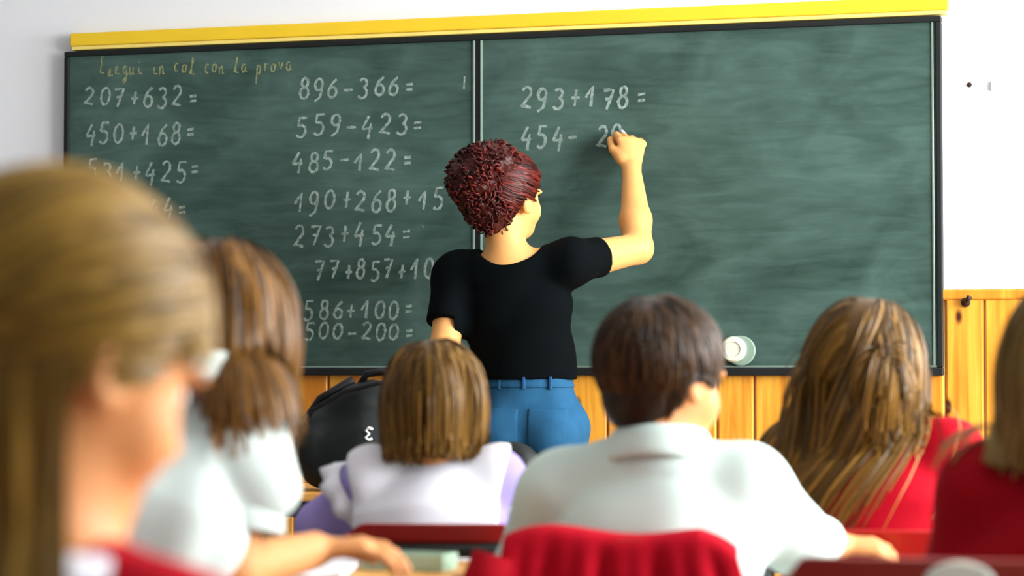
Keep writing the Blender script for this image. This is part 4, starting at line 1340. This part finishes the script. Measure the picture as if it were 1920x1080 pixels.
# red sweater draped over the boy's chair
p = P(1162, 1000, 3.235); hd = math.radians(10 + VIEW)
sw = empty('draped_sweater', p, -hd); tag(sw, 'red sweater draped in folds over the chair behind the pale shirt', 'sweater')
nu, nv = 80, 40; V = []
for i in range(nu + 1):
    u = -1 + 2 * i / nu
    for j in range(nv + 1):
        t = j / nv
        # path: hanging behind (camera side) -> over the top -> front
        arc_ = (t - 0.5) * 0.52
        drop = max(0, abs(arc_) - 0.022)
        yy = 0.022 * math.sin(max(-1, min(1, arc_ / 0.022)) * math.pi / 2) + (0.012 if arc_ > 0 else -0.012) * min(1, drop / .1)
        zz = -drop - (0.010 if abs(arc_) > .01 else 0) * min(1, abs(arc_) / 0.022)
        fold = 0.007 * math.sin(11 * u + 1.5 * math.sin(3 * u)) + 0.004 * math.sin(27 * u + 2)
        k = min(1, drop / 0.05)
        half = 0.158 + 0.06 * (drop / 0.24) * (1.2 if u > 0 else 0.5)
        zz += -0.010 * abs(u) ** 6 - 0.006 * math.sin(4 * u + 1) * (1 - k) - 0.016 * max(0, u - .7) / .3
        V.append((u * half, yy + (-1 if arc_ < 0 else 1) * fold * k, zz))
m_ = nv + 1
mb = MB().add(V, [(i * m_ + j, (i + 1) * m_ + j, (i + 1) * m_ + j + 1, i * m_ + j + 1) for i in range(nu) for j in range(nv)])
o = mb.build('knit_body', M['red'], sw, smooth=True); so = o.modifiers.new('cloth', 'SOLIDIFY'); so.thickness = 0.006; so.offset = 1
sl = [(-0.17, -0.03, -0.03), (-0.185, -0.035, -0.08), (-0.19, -0.03, -0.16), (-0.185, -0.025, -0.25)]
MB().tube(sl, [0.03, 0.036, 0.038, 0.034], 14).build('sleeve', M['red_deep'], sw, smooth=True)

# ------------------------------------------------------------------ desks and what lies on them
def desk_at(px, py, z, wd, dp, h, label, rz=0.0):
    p = P(px, py, z)
    return desk(label, (p[0], p[1]), rz, wd, dp, h)
HB = 0.752
dB = desk_at(474, 1040, 3.32, 0.60, 0.46, HB, 'wooden school desk under the writing hand of the blouse wearer', 0.10)
HF = P(600, 926, 5.40)[2]
pf = P(800, 926, 5.62)
dF = desk('wooden desk in front of the blackboard carrying the black backpack', (pf[0], pf[1]), 0.0, 0.78, 0.42, HF)
pb = P(800, 1000, 4.66); desk('school desk in front of the white vest wearer', (pb[0], pb[1]), 0.0, 0.50, 0.42, 0.70)
pr = P(1690, 1000, 4.70); desk('school desk in front of the long-haired red sweater wearer', (pr[0], pr[1]), 0.0, 0.56, 0.42, 0.70)

# notebook sheets under the writing hand
def sheet(name, label, pts, z0, th, m, cat, curl=0.0):
    c = np.mean(pts, 0); n = 12; V = []
    a, b, c2, d = [np.array(q) for q in pts]
    for zt2 in (0, th):
        for i in range(n + 1):
            for j in range(n + 1):
                u, v = i / n, j / n
                q = (1 - u) * (1 - v) * a + u * (1 - v) * b + u * v * c2 + (1 - u) * v * d
                V.append((q[0] - c[0], q[1] - c[1], zt2 + curl * (abs(2 * u - 1) ** 2)))
    k = (n + 1) ** 2; Fs = []
    for i in range(n):
        for j in range(n):
            q = i * (n + 1) + j
            Fs.append((q, q + 1, q + n + 2, q + n + 1)); Fs.append((k + q, k + q + n + 1, k + q + n + 2, k + q + 1))
    ring = [i * (n + 1) for i in range(n + 1)] + [n * (n + 1) + j for j in range(1, n + 1)] + [i * (n + 1) + n for i in range(n - 1, -1, -1)] + [j for j in range(n - 1, 0, -1)]
    for i in range(len(ring)): Fs.append((ring[i], ring[(i + 1) % len(ring)], k + ring[(i + 1) % len(ring)], k + ring[i]))
    o = MB().add(V, Fs).build(name, M[m], None, smooth=False); o.location = (c[0], c[1], z0); tag(o, label, cat)
    return o
def ground(px, py, h):
    d = FWD + (px - 960) / F * RIGHT - (py - 540) / F * UP
    return (CAM + d * ((h - CAM[2]) / d[2]))[:2]
sheet('notebook', 'open white notebook under the writing hand on the left desk', [ground(520, 1092, HB), ground(640, 1092, HB), ground(700, 1046, HB), ground(590, 1046, HB)], HB + 0.0005, 0.008, 'paper', 'notebook', 0.004)
sheet('paper_sheet', 'white paper sheet left of the writing arm on the left desk', [ground(300, 1090, HB), ground(400, 1090, HB), ground(420, 1056, HB), ground(330, 1056, HB)], HB + 0.0005, 0.002, 'paper', 'paper')
# pencil box
g0 = ground(768, 1068, HB)
pbx = empty('pencil_box', (g0[0], g0[1], HB), -0.06); tag(pbx, 'pale green plastic pencil box on the desk below the red chair', 'pencil box')
MB().box((-0.062, -0.03, 0.0), (0.062, 0.03, 0.006)).build('tray', M['plastic_green'], pbx, 0.002)
for lo, hi in (((-0.062, -0.03, 0.006), (0.062, -0.026, 0.024)), ((-0.062, 0.026, 0.006), (0.062, 0.03, 0.024)), ((-0.062, -0.026, 0.006), (-0.058, 0.026, 0.024)), ((0.058, -0.026, 0.006), (0.062, 0.026, 0.024))):
    MB().box(lo, hi).build('tray_wall', M['plastic_green'], pbx, 0.0015)
MB().box((-0.057, -0.025, 0.0061), (-0.034, 0.025, 0.026)).build('blue_compartment', M['plastic_blue'], pbx, 0.003)
pc = MB().tube([(0, -0.024, 0), (0, 0.024, 0)], 0.0045, 6).build('pencil', M['pencil'], None)
pc.location = (g0[0] - 0.005, g0[1], HB + 0.012); tag(pc, 'orange pencil lying inside the pale green pencil box', 'pencil')

# propped notebook on the red sweater wearer's desk
q = P(1405, 900, 4.66)
nb = MB().box((-0.06, -0.006, 0), (0.06, 0.006, 0.165)).build('propped_notebook', M['paper'], None, 0.002)
nb.location = (pr[0] - 0.25 + 0.03, pr[1] + 0.05, 0.701); nb.rotation_euler = (0.25, 0.06, 0.2); tag(nb, 'white notebook propped up on the desk between pale shirt and long hair', 'notebook')

# black backpack on the front desk
p = P(672, 920, 5.55)
bp_ = empty('backpack', (p[0], p[1], HF), 0.12); tag(bp_, 'black slumped backpack on the desk below the blackboard', 'backpack')
S = SDF(); X = np.array([1.0, 0, 0])
S.econe((-.01, 0, .085), (.045, .01, .185), (.155, .082), (.105, .066), X, k=.05)
S.econe((-.08, 0, .06), (.10, 0, .06), (.075, .058), (.075, .058), (0, 1, 0), k=.05)
S.ell((.02, -.055, .09), (.095, .045, .075), k=.02)
S.disp = wrinkle(0.006, 1.3, 9.0); S.cuts = [lambda p: 0.001 - p[:, 2]]
S.mesh('bag_body', 0.006, M['bag'], bp_)
MB().tube([(-.14, -.045, .12), (-.10, -.052, .19), (-.02, -.058, .235), (.06, -.05, .255), (.13, -.04, .23)], 0.006, 8).build('zipper', M['bag_trim'], bp_, smooth=True)
MB().tube([(.0, 0, .245), (.02, -.005, .275), (.06, -.005, .282), (.09, 0, .255)], 0.009, 8).build('handle', M['bag_trim'], bp_, smooth=True)
MB().tube([(-.15, .02, .14), (-.10, .03, .215), (-.02, .03, .262)], 0.011, 8).build('strap', M['bag_trim'], bp_, smooth=True)
lg = MB()
lg.tube([(.018, 0, .026), (.006, 0, .030), (-.002, 0, .022), (.008, 0, .014), (-.004, 0, .004), (.006, 0, -.002), (.016, 0, .002)], 0.0035, 6)
o = lg.build('logo', M['white_print'], bp_, smooth=True); o['label'] = 'white curled logo mark'
lw = P(691, 815, 5.47); lc = Matrix.Rotation(-0.12, 3, 'Z') @ (Vector(lw) - bp_.location)
o.location = (lc[0], -0.100, lc[2] - 0.01); o.scale = (0.8, 1, 0.9)

# small black bag and red book at the right end of the front desk
p = P(965, 900, 5.52)
sb = empty('small_bag', (p[0], p[1], HF), 0.0); tag(sb, 'small black pouch on the front desk beside the jeans', 'pouch')
S = SDF(); S.econe((-.02, 0, .045), (.02, 0, .045), (.04, .055), (.04, .055), (0, 1, 0), k=.03); S.ell((0, 0, .075), (.045, .035, .035), k=.03)
S.disp = wrinkle(0.003, 1.5, 4.0); S.cuts = [lambda p: 0.001 - p[:, 2]]
S.mesh('pouch_body', 0.005, M['bag'], sb)
MB().tube([(-.035, -.01, .095), (0, -.014, .108), (.035, -.01, .095)], 0.004, 8).build('zipper', M['bag_trim'], sb, smooth=True)
p = P(1030, 926, 5.50)
rbk = empty('red_book', (p[0], p[1], HF), 0.1); tag(rbk, 'red book lying on the front desk between the white vest and pale shirt', 'book')
MB().box((-.05, -.07, 0.0005), (.05, .07, .003)).build('cover', M['red'], rbk); MB().box((-.05, -.07, .023), (.05, .07, .026)).build('cover', M['red'], rbk)
MB().box((-.045, -.066, .003), (.048, .066, .023)).build('pages', M['paper'], rbk); MB().box((-.053, -.07, .0005), (-.0501, .07, .026)).build('spine', M['red'], rbk)
